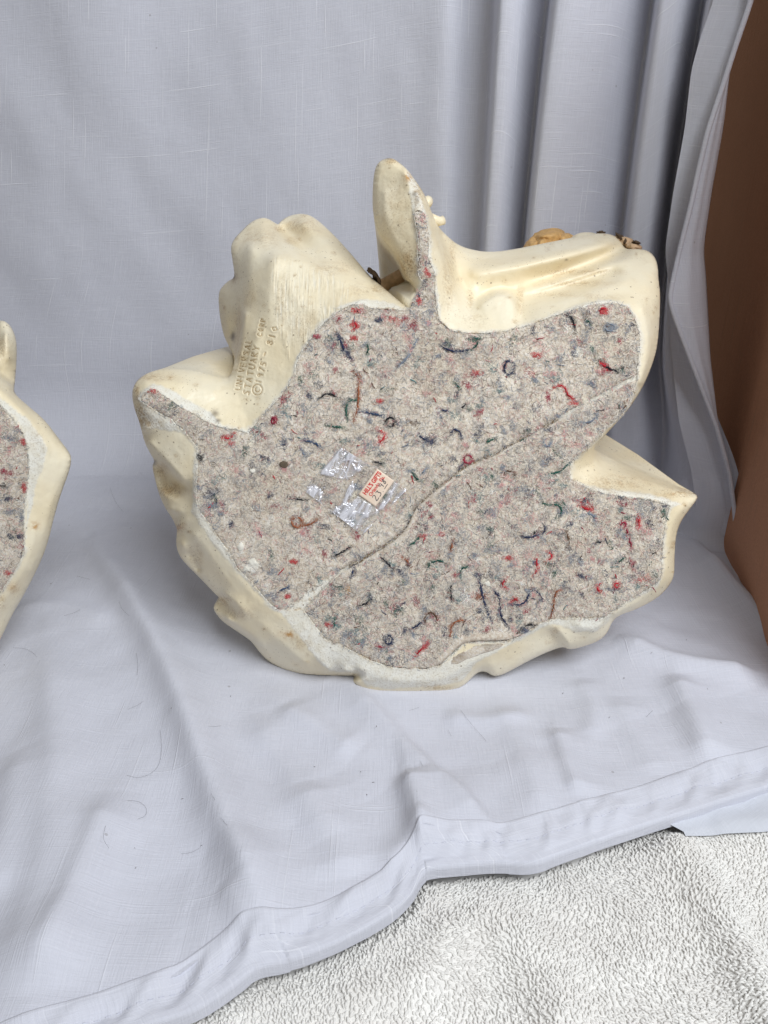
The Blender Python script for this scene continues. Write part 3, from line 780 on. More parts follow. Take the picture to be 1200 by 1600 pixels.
SIL = [(206,616,1.0),(209,602,1.0),(218,590,1.4),(236,580,1.9),(258,576,2.2),(297,577,2.2),(323,583,2.2),(345,590,2.3),(357,591,2.4),(363,580,2.4),(367,563,2.6),(364,553,6.5),(360,545,8),(349,524,8),(343,493,8),(341,463,8),(344,451,8),(356,439,7.5),(367,434,6),
       (364,411,6),(360,387,6.5),(365,374,7),(375,363,7.5),(392,346,8),(410,339,8.5),(423,343,8.5),(433,353,8),(441,343,9),(454,336,9.5),(472,333,9.5),(490,338,9),(520,365,7.5),(550,398,6),(577,431,4.5),(592,443,3.6),(607,456,2.6),(640,484,.6),
       (643,470,.3),(652,453,.2),(646,440,.4),(634,435,1.6),(625,412,1.8),(612,391,1.8),(595,372,1.8),(586,351,1.8),(582,325,1.8),(582,299,1.8),(584,272,1.7),(589,255,1.6),(602,247,1.4),(614,247,1.2),(625,255,1.0),(637,265,.8),(647,279,.7),(658,295,.8),(665,307,1.0),(672,325,1.6),(680,345,2.6),(688,358,3.6),(700,370,4.6),(716,383,5.6),
       (740,391,6.4),(767,394,6.8),(800,390,7),(830,384,7),(890,372,7.2),(920,366,7.6),(941,364,7.8),(959,367,7.8),(971,377,7.6),(977,389,7.2),(992,389,5.4),(1010,390,4.6),(1022,399,4.0),(1028,414,3.5),(1029,438,3.0),(1032,459,2.6),(1031,489,2.3),(1029,525,2.0),(1025,552,1.6),(1016,579,1.3),(1004,606,1.0),(983,639,.7),(952,673,.5),(927,699,.4),
       (932,704,5.0),(954,715,5.0),(985,730,4.4),(1027,747,3.2),(1068,763,1.9),(1085,770,1.2),(1091,776,.8),(1087,784,.6),(1075,799,.7),(1062,818,.8),(1056,838,.9),(1054,868,1.0),(1054,893,1.1),(1051,907,1.1),(1039,924,1.2),(1022,938,1.1),(993,953,.9),(968,961,.7),(956,972,.8),(949,990,1.0),(934,1003,1.1),(903,1013,1.2),(888,1015,1.3),(880,1010,1.8),
       (857,1018,1.4),(827,1032,1.3),(800,1047,1.3),(781,1056,1.2),(769,1056,1.2),(761,1050,1.3),(750,1049,1.3),(740,1056,1.1),(727,1070,.9),(712,1078,.8),(673,1083,.8),(597,1085,.9),(566,1081,1.0),(549,1072,1.3),(545,1065,1.6),(549,1057,2.0),
       (533,1057,1.8),(507,1055,1.6),(477,1054,2.0),(451,1049,2.4),(429,1040,2.6),(413,1028,2.7),(400,1012,2.7),(392,1001,2.7),(371,987,2.8),(347,971,3.0),(335,956,3.2),(333,948,3.4),(339,938,3.6),(344,935,2.6),(333,925,2.5),(320,911,2.5),(296,887,2.5),(283,873,2.6),(276,858,2.8),(275,842,2.8),(277,828,2.4),
       (274,820,3.0),(268,808,3.2),(258,794,3.4),(248,772,3.7),(243,752,3.9),(239,736,4.0),(238,726,4.0),(242,721,2.6),(234,707,2.4),(226,692,2.2),(221,672,1.8),(216,654,1.4),(209,636,1.1)]
FELT = [(215,623),(230,610),(243,609),(258,620),(270,628),(286,640),(304,648),(316,656),(330,664),(352,670),(370,672),(388,678),(392,672),(409,651),(439,620),(454,596),(463,584),(463,569),(475,545),(490,524),(508,503),(532,485),(550,476),(568,476),(580,483),(604,483),(640,486),
        (645,470),(658,449),(663,440),(652,428),(654,410),(654,395),(655,377),(649,342),(647,332),(655,328),(663,334),(669,358),(670,377),(668,404),(674,416),(679,426),(679,453),(682,482),(686,501),(704,517),(734,522),(782,520),(824,510),(860,496),(905,481),(935,473),(962,472),(980,480),(990,495),(998,519),(999,543),(995,576),
        (996,591),(989,615),(981,636),(971,649),(947,668),(915,701),(891,722),(889,743),(891,749),(914,761),(943,772),(985,778),(1016,782),(1047,790),(1041,809),(1037,834),(1034,867),(1033,899),(1027,911),(1006,924),(985,936),(954,957),(943,965),(922,966),(881,965),(860,968),(842,974),(811,994),(790,1001),
        (760,1001),(726,1003),(704,1022),(688,1038),(666,1045),(616,1043),(577,1030),(551,1017),(533,1007),(509,999),(493,977),(477,956),(474,950),(437,953),(424,945),(408,927),(392,908),(371,887),(357,860),(344,844),(328,818),(312,798),(307,780),(308,750),(309,726),(310,698),(300,688),(288,672),(276,664),(268,654),(250,646),(236,636)]
CURV = [
    # fin
    [(634,262,.35),(641,300,.3),(648,350,.25),(653,400,.25),(650,425,.4)], [(600,300,1.0),(602,340,1.0),(620,380,1.0),(636,412,.9)], [(652,300,.2),(662,325,.1)],
    [(674,400,.05),(682,440,.05),(688,480,.05)], [(690,440,.5),(698,480,.5)],
    # flank crease, tube, knob and folds of the right drape
    [(690,365,4.4),(705,402,4.2),(720,436,3.7),(733,462,3.0),(738,482,1.7)], [(680,375,1.3),(692,410,1.2),(706,450,1.1),(718,485,.8)],
    [(742,468,3.0),(772,449,3.7),(801,451,3.7),(815,470,3.1),(814,496,1.6)], [(750,478,1.1),(775,459,1.2),(795,462,1.2),(804,476,1.0),(802,498,.5)],
    [(975,390,7.4),(945,402,6.4),(905,422,5.6),(860,437,5.1),(820,446,4.5)], [(990,399,4.2),(940,415,3.1),(890,431,2.9),(850,443,2.9),(822,451,3.0)],
    [(962,423,4.1),(905,441,4.3),(860,456,4.1),(822,464,3.5)], [(975,440,2.1),(930,453,1.7),(880,466,1.5),(835,482,1.3)],
    [(955,379,5.0),(900,395,3.4),(830,410,2.9),(770,420,2.8),(742,426,2.9)], 
    [(985,465,1.0),(930,463,1.2),(880,480,.7)], [(1003,480,.5),(1014,520,.35),(1011,560,.25),(1002,600,.1)], [(1000,420,3.2),(1012,450,1.9)],
    # lower right ridge
    [(893,724,.2),(905,713,.3),(925,700,.35)], [(900,735,.7),(915,730,1.5),(932,722,2.6)], [(905,752,.5),(935,755,.9),(985,762,.9),(1030,772,.6)], [(945,735,2.6),(985,745,2.3),(1030,758,1.6),(1070,769,.8)], [(914,765,.05),(943,768,.05),(985,771,.1),(1016,776,.1),(1055,788,.1)],
    [(960,962,.1),(1000,935,.15),(1030,917,.2),(1041,895,.2),(1044,850,.2),(1050,815,.2),(1068,792,.3)],
    # upper left mass
    [(428,402,2.4),(455,404,2.6),(500,418,2.5),(545,437,2.0),(590,462,1.1),(632,483,.15)], [(430,358,6.8),(453,381,4.6),(478,405,3.0)], [(437,357,9.6),(460,374,7.4),(484,397,5.0),(505,412,3.6)],
    [(470,347,7.4),(510,378,5.6),(548,415,3.9),(586,448,2.3)], [(426,405,2.3),(422,440,1.8),(420,480,1.3),(426,520,.9)], [(392,385,4.2),(390,430,3.4),(393,475,2.8)], [(410,352,7),(412,375,4.6)],
    [(372,434,5.4),(382,452,4.0),(386,472,3.2)], [(365,551,6.0),(367,540,6.2),(371,508,5.8),(373,490,4.8)], [(370,558,2.4),(375,540,2.5),(380,508,2.6),(383,490,2.7)], [(352,460,7),(352,490,6.8),(358,520,6.8)],
    [(402,520,1.3),(396,560,1.2),(395,600,1.0),(398,630,.6)], [(440,560,.45),(430,600,.4)], [(440,440,1.8),(470,470,.9),(500,495,.35)], [(520,440,1.7),(540,460,.8)],
    [(365,600,1.5),(378,630,.8),(386,655,.3)], [(335,612,.9),(290,602,.7),(250,594,.7),(225,598,.6)],
    # left drape
    [(225,642,.15),(250,658,.1),(283,672,.05)], [(222,670,.6),(250,671,.35),(289,678,.1)], [(233,692,.9),(255,714,.9),(276,738,.55),(288,752,.5)], [(245,729,4.2),(257,744,3.9),(270,757,3.4),(290,764,1.8)],
    [(249,752,4.4),(262,766,3.6),(282,772,2.4)], [(341,950,3.6),(353,958,2.7),(366,968,2.0)], [(293,862,2.8),(314,890,2.8)], [(254,772,2.9),(272,782,2.0),(296,788,.7)], [(277,823,1.6),(292,812,.7)], [(262,795,2.2),(285,800,.9)], [(284,850,1.6),(308,882,2.1),(330,905,1.7)], [(304,835,.5),(330,868,.5),(355,905,.5),(385,935,.4)],
    [(352,928,1.0),(370,943,.5),(384,958,.5)], [(345,938,3.6),(358,946,2.6),(368,958,1.9)], [(355,965,1.7),(385,985,1.5),(412,1008,1.4)], [(400,965,.6),(440,1005,.5),(480,1038,.6)],
    [(306,700,.05),(305,760,.1),(305,800,.1),(318,828,.1),(345,862,.1),(380,912,.1),(420,952,.06),(440,962,.04),(467,993,.04),(493,1028,.1),(515,1047,.3)],
    # bottom edge
    [(560,1045,.0),(600,1062,.05),(650,1066,.05),(700,1060,.05),(735,1036,.05),(770,1022,.1),(800,1006,.1)], [(549,1057,2.6),(556,1056,1.8),(563,1055,.9)], [(556,1066,.3),(566,1062,.15),(574,1060,.08)], [(535,1048,.2),(551,1052,.2)],
    [(765,1040,.5),(800,1022,.6),(850,995,.7)], [(845,978,.05),(866,979,.05),(880,993,.2),(889,1008,.7)], [(862,990,.9),(873,1003,1.4),(878,1008,1.6)], [(900,978,.0),(925,985,.1),(940,975,.1)],
]
GRIME_SHADE = [(372,520,6,44,.55),(388,466,14,10,.3),(437,358,8,5,.8),(455,376,10,5,.5),(706,404,5,30,.55),(812,470,5,18,.5),(930,463,34,4,.3),(636,415,14,26,.95),(615,330,26,50,.28),(655,300,8,26,.75),(612,250,14,7,.8),(637,277,6,6,.9),(216,650,14,18,1.0),(232,662,16,8,.8),(212,610,7,12,.8),(262,766,20,10,.8),(252,735,8,12,.7),(279,822,9,8,1.0),(306,872,9,20,.5),(350,938,10,7,.9),(372,958,20,10,.45),(366,434,5,8,.9),(405,372,28,12,.4),(470,352,30,10,.45),  # stains, plus painted shade in creases, hollows and drape valleys
         (520,420,26,8,.45),(545,490,18,8,.5),(470,510,22,26,.35),(440,470,12,40,.3),(560,455,20,10,.3),(905,425,40,4,.6),(900,443,44,4,.55),(870,460,30,4,.4),(735,470,5,14,.6),(740,500,20,10,.3),(965,755,40,10,.55),(1060,770,26,6,.7),(700,440,8,40,.5),(650,470,10,10,.7),(770,1078,14,4,.2),(690,1074,10,3,.9),(668,1074,6,3,.7),(866,985,8,8,.5),(1046,918,5,10,.35),(240,590,24,5,.6),(470,1005,14,8,.4),(300,650,10,4,.4),(640,470,18,10,.6),(590,452,14,6,.6)]
RUST = [(452,992,6,5,1.0),(446,990,10,4,.5),(637,277,5,5,.8),(1068,764,4,3,.7),(279,826,5,4,.6),(992,632,4,4,.7),(1052,772,4,2,.6)]
DARK = [(364,526,3.2,6.5,1.0),(365,433,2.6,3.4,.9),(241,722,3,4,.9),(602,247,7,2,.8),(336,646,5,5,.8),(341,657,4,3,.8),(648,303,4,4,.7),(652,312,3,5,.6),(885,406,2,1.5,.8),(551,1058,4,2.5,.8),(583,436,3,4,.6)]  # dark marks; the one at the bottom lip is painted crease shade
BARE = [[(211,642),(220,630),(236,640),(262,656),(289,677),(250,670),(222,669)], [(222,612),(240,600),(262,606),(330,645),(350,668),(310,656),(262,622),(243,608)],
        [(436,953),(475,950),(495,980),(551,1017),(616,1043),(685,1040),(740,1012),(788,1008),(842,974),(860,968),(943,965),(958,955),(950,972),(935,985),(900,988),(884,980),(862,974),(840,985),(800,1005),(770,1022),(745,1035),(725,1062),(690,1072),(600,1076),(572,1072),(558,1052),(515,1049),(493,1028),(467,993)],
        [(900,754),(940,762),(985,768),(1030,775),(1066,788),(1047,795),(1000,784),(940,776)], [(636,262),(650,285),(662,325),(672,350),(676,410),(684,450),(690,500),(676,470),(660,380),(655,340),(648,345),(640,300)], [(306,690),(300,760),(300,800),(340,860),(430,955),(450,955),(400,915),(340,840),(310,790)],
        [(520,482),(560,468),(600,470),(640,484),(600,488),(560,480)]]
ROUGH = [(428,402),(452,404),(500,420),(540,440),(552,462),(532,484),(492,520),(470,548),(452,560),(438,530),(430,480),(424,440)]

_r = np.random.default_rng(91); _sx = _r.uniform(205, 1090, 420); _sy = _r.uniform(245, 1085, 420); _k = inside(np.array(SIL)[:, :2], _sx, _sy) & ~inside(FELT, _sx, _sy)
GRIME_SHADE += [(a, b, float(_r.uniform(1.2, 4.5)), float(_r.uniform(1.0, 3.5)), float(_r.uniform(.3, .95))) for a, b in zip(_sx[_k], _sy[_k])]
statue = empty('plaster_statue', (0, 0, 0))
tag(statue, 'cream plaster statue tipped over to show its whole felt-covered underside and price sticker', 'statue')
WEDGE = [(436, 955), (474, 952), (500, 925), (528, 897), (524, 893), (490, 915), (455, 942)]
body, G = relief('plaster_body', SIL, CURV, FELT, statue, strokes=STROKES, bare_polys=BARE, rough_poly=ROUGH, grime_shade=GRIME_SHADE, rust=RUST, dark=DARK, slots=[WEDGE], center=(0.0, 0.50, 0.115))

# incised mark: grime-filled strokes at the bottom of the grooves
def Dat(G, x, y):
    X, Y, D, ins = G; i = int(round((y - Y[0, 0]) / 1.25)); j = int(round((x - X[0, 0]) / 1.25)); return D[np.clip(i, 0, D.shape[0] - 1), np.clip(j, 0, D.shape[1] - 1)]
parts = []
for s in STROKES:
    q = resample(s, 1.2)
    if len(q) < 3: continue
    parts.append(tube(P(q[:, 0], q[:, 1], np.array([Dat(G, a, b) for a, b in q]) - 0.004), 0.00019, 4))
V, F = merge(parts)
mesh_np('incised_lettering', V, F, plain('groove_grime', (0.47, 0.34, 0.18), 0.9), statue)

# ---- second statue, cut by the picture's edge
SIL2 = [(21,614,1.6),(45,635,1.5),(70,656,1.4),(91,684,1.3),(108,706,1.2),(112,716,1.1),(109,735,1.2),(94,775,1.3),(84,810,1.4),(75,848,1.5),(63,880,1.6),(38,929,1.7),(17,964,1.7),(0,1002,1.6),(-30,1045,1.4),(-90,1078,1.2),(-160,1085,1.2),(-240,1060,1.4),(-300,1000,1.6),(-330,900,1.6),(-335,790,1.6),(-300,690,1.6),(-230,640,1.6),(-140,600,1.6),(-60,572,2),(-18,575,2.4),(-14,540,5),(-8,512,5),(0,499,5),(14,505,5),(24,523,5),(27,545,5),(25,580,5),(23,600,4.5)]
FELT2 = [(-20,612),(0,634),(21,656),(38,684),(44,719),(42,757),(36,800),(37,862),(24,890),(0,925),(-40,985),(-110,1030),(-200,1025),(-260,970),(-290,880),(-290,790),(-255,710),(-190,665),(-110,630),(-60,610)]
CURV2 = [[(-20,595,.3),(5,615,.3),(40,648,.3),(70,690,.25),(74,702,.2),(64,750,.2),(55,800,.25),(52,850,.3),(38,890,.35),(10,930,.3),(-30,990,.2)], [(-10,580,1.8),(5,594,1.8),(24,610,1.8)], [(-8,580,3.6),(6,588,3.8),(22,604,4.2)], [(8,520,3.9),(12,560,3.8)], [(66,668,.7),(95,712,.6),(80,775,.7),(68,830,.8),(48,890,.8)]]
BARE2 = [[(-30,600),(0,622),(40,652),(66,684),(74,702),(66,735),(58,750),(50,790),(44,812),(38,860),(46,740),(44,700),(30,660),(0,634)]]
statue2 = empty('plaster_statue', (0, 0, 0))
tag(statue2, 'cream plaster statue cut off by the left border with only a slice of felt showing', 'statue')
body2, G2 = relief('plaster_body', SIL2, CURV2, FELT2, statue2, step=2.0, bare_polys=BARE2, grime_shade=[(22,918,8,8,.5),(3,940,5,10,.6),(2,545,8,16,.5),(60,690,10,14,.2),(92,776,5,5,.15)], rust=[(54,822,5.5,5,1.0),(20,918,6,6,.4)], center=(-0.26, 0.50, 0.10), axis=-0.75, back=((.012, .97), (.03, .92), (.06, .82), (.09, .66), (.115, .4)))

# ================================================================== FELT
SEAM = [(1010,578),(996,586),(943,614),(887,645),(859,661),(793,697),(775,709),(747,719),(723,730),(705,746),(667,775),(648,794),(634,828),(603,852),(540,888),(526,896),(472,951),(455,968)]
up_edge = [(1010,576.5),(996,584.5),(943,612.5),(887,643),(859,660),(793,697),(775,708),(747,718),(723,729),(705,745),(667,774),(648,793),(634,826),(603,850),(540,886),(522,897),(492,918),(464,940),(446,956),(430,978)]
lo_edge = [(1010,584),(996,592),(943,619),(887,648.5),(859,664),(793,700),(775,711.5),(747,722),(723,733),(705,749),(667,778),(648,797),(634,831),(603,855),(540,892),(529,899),(475,953),(458,975)]

def ragged(poly, amp=1.0, seed=0, step=2.0):
    p = resample(chaikin(poly, 2), step, True)
    t = np.roll(p, -1, 0) - np.roll(p, 1, 0); n = np.stack([-t[:, 1], t[:, 0]], 1); n /= np.linalg.norm(n, axis=1)[:, None] + 1e-9
    k = np.arange(len(p))
    return p + n * (amp * (vnoise(k * 1.0, k * 0 + seed, 3.0, seed, 2) + 0.5 * vnoise(k * 1.0, k * 0, 11, seed + 1, 1)))[:, None]

def clip_half(poly, line, keep_upper):
    """part of poly above (picture) the polyline, by sampling: returns polygon built from felt outline and seam"""
    p = resample(chaikin(poly, 2), 1.5, True); ln = np.array(line, float); o = np.argsort(ln[:, 0]); ly = np.interp(p[:, 0], ln[o, 0], ln[o, 1])
    up = (p[:, 1] < ly) | (p[:, 0] < ln[:, 0].min()); up &= ~((p[:, 0] > 600) & (p[:, 0] > ln[:, 0].max()))
    up = np.where(p[:, 0] > 1000, p[:, 1] < 580, up)
    k = up if keep_upper else ~up
    st = [i for i in range(len(k)) if k[i] and not k[i - 1]]
    runs = []
    for s in st:
        e = s
        while k[(e + 1) % len(k)] and (e + 1 - s) < len(k): e += 1
        runs.append((e - s, s))
    L, s = max(runs); arc = p[[(s + q) % len(p) for q in range(L + 1)]]
    l2 = resample(chaikin(ln, 2, False), 1.5)
    a, b = arc[-1], arc[0]
    ia = ((l2 - a) ** 2).sum(1).argmin(); ib = ((l2 - b) ** 2).sum(1).argmin()
    seg = l2[ia:ib + 1] if ia <= ib else l2[ib:ia + 1][::-1]
    return np.concatenate([arc, seg])

def felt_piece(name, poly, parent, seed, D0=0.03, thick=0.14, step=2.5, stain_shade=()):
    poly = ragged(poly, 0.9, seed)
    poly = np.concatenate([poly, np.zeros((len(poly), 1))], 1)
    X, Y, ins, used, snap, nr, idx, F = polymesh(poly, step)
    d = np.minimum(dist_in(ins, 5) * step, 6)
    D = D0 + 0.05 * vnoise(X, Y, 14, seed + 3, 3) + 0.03 * vnoise(X, Y, 45, seed + 5, 2) + 0.06 * (1 - d / 6) ** 2
    g = np.zeros(X.shape)
    for (x, y, rx, ry, s) in stain_shade: g = np.maximum(g, s * np.exp(-((X - x) / rx) ** 2 - ((Y - y) / ry) ** 2))
    sm = resample(np.array(SEAM, float), 4); dsm = np.sqrt(np.minimum.reduce([(X - a) ** 2 + (Y - b) ** 2 for a, b in sm]))
    if name == 'felt_pad' and parent is statue:
        pk = resample(np.array([(690, 1036), (705, 1021), (726, 1003), (760, 1001), (790, 1001)], float), 3); dpk = np.sqrt(np.minimum.reduce([(X - a) ** 2 + (Y - b) ** 2 for a, b in pk])); D = D - 0.16 * np.exp(-(dpk / 9) ** 2); g = np.maximum(g, .9 * np.exp(-(dpk / 2.5) ** 2))  # shade under the lifted felt edge painted as a dark line
    if parent is statue: g = np.maximum(g, 0.8 * np.exp(-(dsm / 3.5) ** 2)); D = D + (0.06 * np.exp(-(dsm / 5) ** 2) if seed == 3 else -0.11 * np.exp(-(dsm / 7) ** 2))  # brownish seam shading painted into the felt colour
    g = np.maximum(g, (1 - d / 6) * 0.55 * np.clip(vnoise(X, Y, 20, seed + 8, 2) + .5, 0, 1))
    V = P(X[used], Y[used], D[used]); Vb = P(X[used], Y[used], D[used] * 0 + 0.15)
    be = border_edges(F); n0 = len(V)
    Fr = np.stack([be[:, 1], be[:, 0], be[:, 0] + n0, be[:, 1] + n0], -1)
    gg = np.concatenate([g[used], g[used]])
    return mesh_np(name, np.concatenate([V, Vb]), [F, Fr], M_FELT, parent, attrs={'grime_shade': gg}), poly

up_poly = clip_half(FELT, up_edge, True); lo_poly = clip_half(FELT, lo_edge, False)
STAIN = [(975,640,20,14,1.0),(950,655,22,14,.7),(905,655,40,16,.35),(260,640,30,18,.6),(295,665,16,14,.4),(655,400,12,50,.75),(668,440,12,20,.6),(330,690,40,30,.25),(870,720,40,30,.35),(640,760,60,30,.2),(1020,912,20,12,.6),(420,900,30,30,.2),(990,560,10,30,.35)]
felt_up, pu = felt_piece('felt_pad', up_poly, statue, 3, stain_shade=STAIN)
felt_lo, pl = felt_piece('felt_pad', lo_poly, statue, 13, stain_shade=STAIN)
felt_left, p2 = felt_piece('felt_pad', FELT2, statue2, 23, step=4)
# scrap of felt and torn skin at the peeled bottom corner
pc, _ = felt_piece('peeled_felt_scrap', [(700,1036),(724,1012),(760,1006),(790,1004),(783,1012),(765,1018),(738,1026),(712,1040)], statue, 33, D0=-0.01, step=2.0, stain_shade=[(716,1024,16,10,1.0),(760,1006,34,5,1.0)])  # the long spot is painted shade along the felt edge

def ring_(x, y, rx, ry=None, a0=0.3, a1=6.2):
    t = np.linspace(a0, a1, 14); return np.stack([x + rx * np.cos(t), y + (ry or rx) * np.sin(t)], 1)
THREADS = [('rust', [(553,584),(562,588),(560,610),(560,630),(557,645),(553,656)]), ('green', [(558,626),(548,624),(541,634),(541,648),(543,656)]), ('blue', [(562,643),(575,645),(588,647),(597,650)]), ('black', [(500,622),(508,616),(518,615),(527,621)]), ('green', [(512,664),(522,667),(535,668)]), ('black', ring_(610,659,7)),
    ('navy', [(528,522),(534,536),(541,552),(550,561)]), ('green', [(574,538),(576,545),(574,552)]), ('slate', [(652,530),(640,555),(620,575)]), ('navy', ring_(795,575,7,11)), ('navy', [(691,542),(705,548),(719,549),(733,547)]), ('green', [(738,528),(748,530),(745,540),(735,548)]), ('black', [(882,492),(890,493),(896,500),(898,515)]), ('green', [(914,497),(922,505)]),
    ('red', ring_(943,486,4.5)), ('slate', ring_(953,512,8,5)), ('red', [(866,605),(874,602),(882,606),(887,617),(893,620),(897,627)]), ('red', [(938,566),(945,572),(952,577)]), ('black', [(938,564),(948,574),(957,579),(968,580),(973,574)]), ('red', [(553,503),(560,509),(552,515)]), ('black', [(721,638),(728,631)]), ('navy', [(704,677),(708,671),(714,671),(719,676),(722,683)]),
    ('crimson', ring_(731,718,6.5)), ('slate', [(903,659),(914,661),(924,659),(932,652),(933,643)]), ('green', [(857,741),(868,739),(877,736),(887,726)]), ('green', [(644,738),(648,746),(656,750)]), ('red', [(593,672),(601,676),(600,686),(590,692)]), ('green', [(847,786),(860,790),(870,787),(877,794),(877,801),(872,807)]), ('navy', [(814,838),(824,840),(834,838),(846,834),(853,829),(850,821)]),
    ('brown', [(885,830),(887,836),(889,842),(888,853)]), ('slate', [(906,808),(913,803),(921,802),(929,806),(930,816)]), ('red', [(905,790),(918,795),(925,798),(925,790)]), ('crimson', ring_(974,821,4.5,5,2.6,7.2)), ('crimson', [(978,825),(981,832),(985,846),(987,856)]), ('red', [(997,805),(999,815),(998,826)]), ('green', [(962,878),(969,877),(976,871)]), ('red', [(939,911),(934,914),(933,921),(939,925)]),
    ('red', ring_(963,914,3.8)), ('red', [(856,863),(862,866),(861,873),(855,875)]), ('red', [(839,872),(838,880),(840,888),(835,897)]), ('red', [(791,905),(784,911),(787,917),(793,920)]), ('red', [(797,946),(799,938),(806,935),(811,941)]), ('navy', [(797,945),(810,946),(822,941),(826,928),(833,920),(841,926),(848,936)]), ('navy', [(773,924),(780,932),(781,945),(782,959),(787,970),(793,978)]),
    ('navy', [(747,898),(750,912),(753,926),(758,946),(764,960),(767,970)]), ('rust', [(877,922),(869,924),(866,935),(865,948),(860,965)]), ('rust', [(730,972),(722,970),(713,970),(705,977),(703,994)]), ('red', [(668,1005),(660,1013),(654,1019),(647,1028)]), ('green', [(667,887),(673,880),(681,876),(690,877),(697,881)]), ('green', [(720,900),(719,891),(725,886),(736,885)]), ('black', [(706,914),(703,922),(705,930),(706,939)]),
    ('navy', ring_(607,1000,6,6.5,-2,3.6)), ('black', [(811,987),(818,980),(826,976),(838,978)]), ('rust', [(708,844),(706,852),(704,862)]), ('black', [(520,870),(532,864),(547,855)]), ('navy', [(553,882),(551,892),(549,902)]), ('black', [(560,948),(570,944),(578,938),(584,935)]), ('green', [(524,965),(522,972),(523,979)]), ('rust', ring_(464,816,8)), ('rust', [(470,822),(484,819),(496,813)]), ('black', [(457,779),(466,780),(480,781)]),
    ('black', [(584,721),(590,723),(597,725)]), ('red', [(350,684),(357,686),(364,680)]), ('blue', [(474,688),(486,690),(496,695),(502,701)]), ('blue', [(438,922),(445,920),(452,917)]), ('brown', ring_(673,967,9,10,2.4,6.9)), ('crimson', ring_(427,658,2.6,4.5)), ('slate', [(660,740),(668,730)]), ('rust', [(627,870),(634,874),(640,882)]), ('black', [(595,870),(606,880),(614,890)]), ('navy', [(640,985),(655,975),(668,965)]), ('slate', [(470,700),(476,712)]),
    ('green', [(640,852),(650,846),(656,838)]), ('slate', ring_(560,760,5,4,0,4)), ('navy', [(655,680),(664,688),(676,689)]), ('brown', ring_(796,742,8,6,3.0,6.6)), ('slate', ring_(855,690,6,7,0,3.5)), ('green', [(760,690),(772,686)]), ('green', [(812,690),(820,686)]), ('black', [(833,835),(838,832)]), ('crimson', [(590,1010),(600,1012)]), ('navy', [(690,640),(700,643)]), ('green', [(712,600),(718,606)]), ('black', [(930,848),(940,846)])]
# fibres: thousands of short ribbons lying on the felt
PAL = {'cream': (.80, .72, .60), 'white': (.87, .82, .73), 'grey': (.47, .44, .41), 'slate': (.20, .23, .28), 'navy': (.03, .04, .085), 'black': (.025, .025, .03), 'green': (.025, .09, .07), 'red': (.45, .03, .04), 'crimson': (.30, .03, .06), 'pink': (.58, .30, .29), 'rust': (.28, .10, .05), 'brown': (.13, .075, .05), 'blue': (.05, .08, .15), 'orange': (.50, .25, .07), 'teal': (.10, .20, .21)}
def fibres(cx, cy, ln, col, lift=0.03, width=0.00012, ang=None, seed=1):
    r = np.random.default_rng(seed); n = len(cx); k = 5
    th = r.random(n) * 2 * math.pi if ang is None else ang
    curv = r.normal(0, 1.4, n); t = np.linspace(-.5, .5, k)
    a = th[:, None] + curv[:, None] * t[None] * 1.6
    dx = np.cos(a) * (ln / (k - 1))[:, None]; dy = np.sin(a) * (ln / (k - 1))[:, None]
    x = cx[:, None] + np.cumsum(dx, 1) - dx.sum(1)[:, None] / 2; y = cy[:, None] + np.cumsum(dy, 1) - dy.sum(1)[:, None] / 2
    D = -0.01 - lift * r.random(n)[:, None] * (np.sin((t + .5) * math.pi)[None] * r.random(n)[:, None] * 1.5 + .25)
    pts = P(x, y, D); nx = P(x - np.sin(a), y + np.cos(a), D); side = nx - pts; side /= np.linalg.norm(side, axis=2)[..., None]
    wd = (width * (0.6 + 0.8 * r.random(n)))[:, None, None]
    V = np.stack([pts - side * wd, pts + side * wd], 2).reshape(-1, 3)
    b = (np.arange(n) * k * 2)[:, None] + (np.arange(k - 1) * 2)[None]
    F = np.stack([b, b + 1, b + 3, b + 2], -1).reshape(-1, 4)
    return V, F, np.repeat(col, k * 2, 0)

def felt_fibres(poly, n, seed, box_):
    r = np.random.default_rng(seed); x = r.uniform(box_[0], box_[1], n); y = r.uniform(box_[2], box_[3], n)
    k = inside(poly, x, y); return x[k], y[k]

def blotch_list(poly, n, seed, box_):
    r = np.random.default_rng(seed); x, y = felt_fibres(poly, n, seed, box_)
    names = ['slate', 'grey', 'pink', 'slate', 'teal', 'pink', 'grey', 'slate', 'grey', 'slate', 'cream', 'white', 'grey', 'cream', 'navy', 'crimson', 'navy', 'green']
    return [(x[i], y[i], names[r.integers(len(names))], r.uniform(4, 14), int(r.integers(14, 46)), r.random() * 6.28) for i in range(len(x))]

